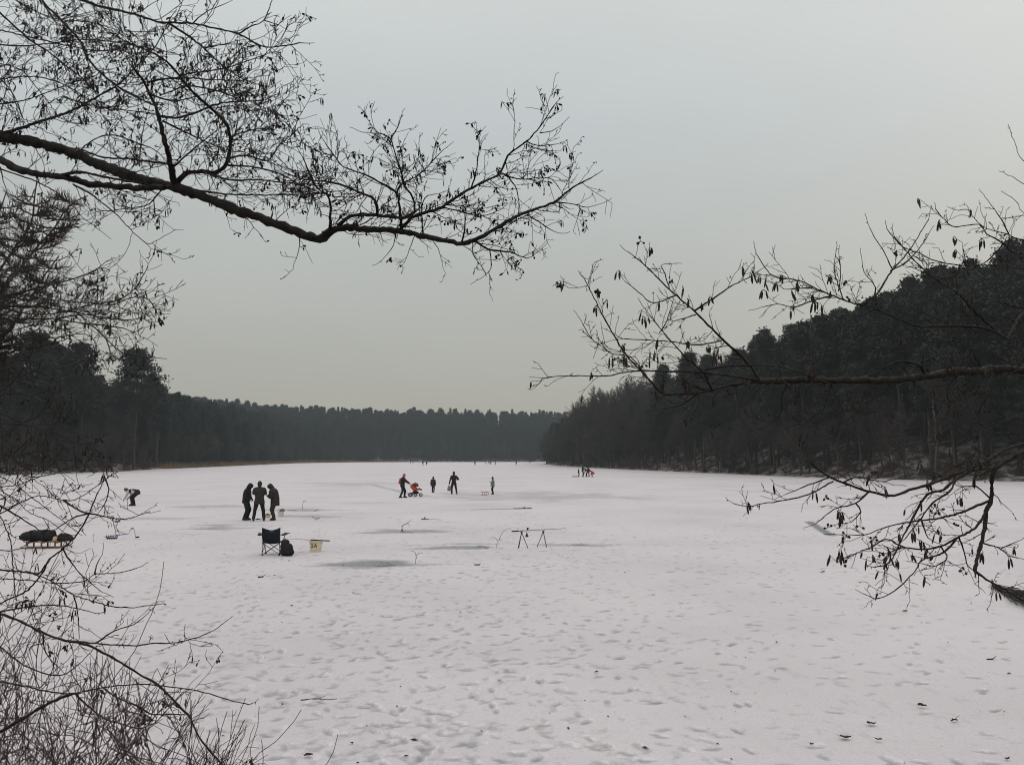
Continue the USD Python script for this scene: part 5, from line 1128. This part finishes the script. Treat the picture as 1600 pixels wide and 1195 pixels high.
# small slatted sled by the child
def slat_sled(px, py, L, label, rz, wood='red_wood', seat_h=.2):
    x, y = gxy(px, py); q = thing('sled', label, 'sled', (x, y, 0), rz)
    for k in (-.16, .16):
        B = Buf(); tube(B, catmull(np.array([(-L * .5, k, .015), (0, k, .015), (L * .38, k, .02), (L * .5, k, .12), (L * .5, k, seat_h)]), .05), .016, 6, cap=True); part('runner', B.get(), wood, q)
        part('side_rail', boxm([L * .9, .03, .03], (0, k, seat_h - .02), bevel=.006), wood, q)
        for p_ in (-.32, -.05, .24): part('strut', boxm([.03, .025, seat_h], (L * p_, k, seat_h / 2), bevel=.005), wood, q)
    for i, p_ in enumerate(np.linspace(-.40, .36, 7)): part('slat', boxm([L * .07, .36, .018], (L * p_, 0, seat_h + .012), bevel=.005), wood, q)
    part('backrest', boxm([.02, .34, .12], (-L * .46, 0, seat_h + .08), bevel=.006), wood, q)
slat_sled(757.5, 773, .62, 'small reddish slatted wooden sled on the ice beside the child with raised arm', 3, seat_h=.22)
slat_sled(899, 745, .9, 'low dark sled at the left end of the group before the wooded point', 0, 'charcoal_cloth')
# leaves, twigs and brushwood on the near ice
def leaf(px, py, L, rz, label):
    x, y = gxy(px, py); rg = np.random.default_rng(int(px + py)); q = thing('fallen_leaf', label, 'leaf', (x, y, .004), rz)
    L = L * .8; u = np.linspace(0, 1, 9); w = np.sin(np.pi * u ** .8) * .34 * L + .002; S = np.linspace(-1, 1, 5); U, Wd = np.meshgrid(u, S, indexing='ij'); 
    P = np.stack([(U - .5) * L, Wd * w[:, None] * (1 + .1 * rg.normal(0, 1, U.shape)), .012 + .22 * L * np.abs(Wd) ** 1.5 * (.5 + .5 * np.sin(3 * U + rg.uniform(0, 6))) + .12 * L * (U - .5) ** 2 + rg.normal(0, .003, U.shape)], -1)
    part('blade', sheet(P, .002), 'dead_leaf', q, smooth=60); part('stalk', one(rod, (-L * .5, 0, .014), (-L * .8, rg.normal(0, .02), .03), .002, .0015, 4), 'dead_leaf', q)
for px, py, L, rz, lab in ((1321, 1153, .14, -8, 'large dark curled leaf, lowest on the snow at the lower right'), (1362, 1131.5, .125, 5, 'dark pointed leaf just above the lowest leaf at the lower right'), (1441, 1104, .12, -15, 'thin dark leaf lying farther right than the two large leaves'), (1492, 1126, .08, 10, 'small narrow leaf right of the three dark leaves'), (1373, 1156.5, .08, -20, 'small leaf right of the lowest large leaf'), (1269, 1164.5, .06, 30, 'tiny leaf left of the lowest large leaf'), (1414, 956, .12, 0, 'small dark leaf on the snow under the tip of the drooping branch'), (1214, 1004.5, .06, 40, 'tiny brown speck of leaf in the open snow right of centre'), (1285, 894, .16, 5, 'dark leaf on the snow left of the drooping twigs'), (482, 1182, .10, 20, 'dark leaf at the bottom edge right of the thin bent whip'), (550, 1162, .05, 60, 'tiny round leaf near the bottom edge right of the bent whip'), (1574, 1187, .06, 10, 'tiny leaf in the bottom right corner')): leaf(px, py, L, rz, lab)
def stick(px0, py0, px1, py1, r, label):
    a, b2 = ground(px0, py0), ground(px1, py1); q = thing('fallen_stick', label, 'stick', (a[0], a[1], 0)); d = b2 - a; rg = np.random.default_rng(int(px0)); C = catmull(np.array([(0, 0, r), d * .35 + [0, rg.normal(0, .03), r], d * .7 + [0, rg.normal(0, .03), r + .01], d + [0, 0, r]]), .03)
    part('stem', one(lambda B: tube(B, C, np.linspace(r, r * .5, len(C)), 6, cap=True)), 'twig_bark', q); m = C[len(C) // 2]; part('side_twig', one(rod, m, m + V(.08, .05, .03), r * .5, r * .3, 5), 'twig_bark', q)
stick(470, 1094, 527, 1092, .006, 'long thin stick lying level on the snow right of the lower left branches'); stick(1542, 1031, 1551, 1029.5, .012, 'short dark stick on the snow near the right edge'); stick(741, 883.5, 749, 883.5, .022, 'short black stick on the snow below the patch left of the tripods'); stick(403, 902.5, 411, 902.8, .02, 'short dark stick on the snow below the camp chair'); stick(1486, 1126, 1497, 1126.5, .006, 'thin short stick beside the small narrow leaf at the lower right')
# brushwood bundle at the right edge
p0, p1 = ground(1553, 917), ground(1650, 962); q = thing('brushwood_bundle', 'bundle of dark brushwood lying on the ice at the right edge', 'brushwood', (p0[0], p0[1], 0)); d = p1 - p0; rg = np.random.default_rng(5)
def brush(B):
    for k in range(150):
        a = np.array([0, 0, .03]) + unit(d) * rg.uniform(-.15, .7) + rg.normal(0, .05, 3) * [1, 1.6, .4] * 1; e = a + d * rg.uniform(.35, 1) + rg.normal(0, .17, 3) * [1, 1.3, .5]; a[2], e[2] = abs(a[2]) + .01, abs(e[2]) * .8 + .03; rod(B, a, e, .004, .010, 3, 4)
part('twigs', one(brush), 'twig_bark', q, kind='stuff'); part('stem', one(rod, V(0, 0, .05) + d * .25, V(0, 0, .07) + d, .02, .035, 7), 'branch_bark', q)
# crumbs of bark, seeds and twig ends blown over the snow
rg = np.random.default_rng(12); B = Buf()
for k in range(300):
    yy = 7.5 + 26 * rg.random() ** 1.4; xx = rg.uniform(-.62, .62) * yy; L = rg.uniform(.006, .022) * (1 + (rg.random() < .08) * 1.5); a = rg.uniform(0, 3.14); e = np.array([math.cos(a), math.sin(a), 0]) * L; p = np.array([xx, yy, .012]); w = np.array([-e[1], e[0], 0]) * .25
    B.add([p - e, p + w, p + e, p - w, p + [0, 0, .008 + L * .2]], [(0, 1, 4), (1, 2, 4), (2, 3, 4), (3, 0, 4)])
tag(part('plant_litter', B.get(), 'dead_leaf'), 'crumbs of bark and seeds scattered over the near snow', 'litter', kind='stuff')
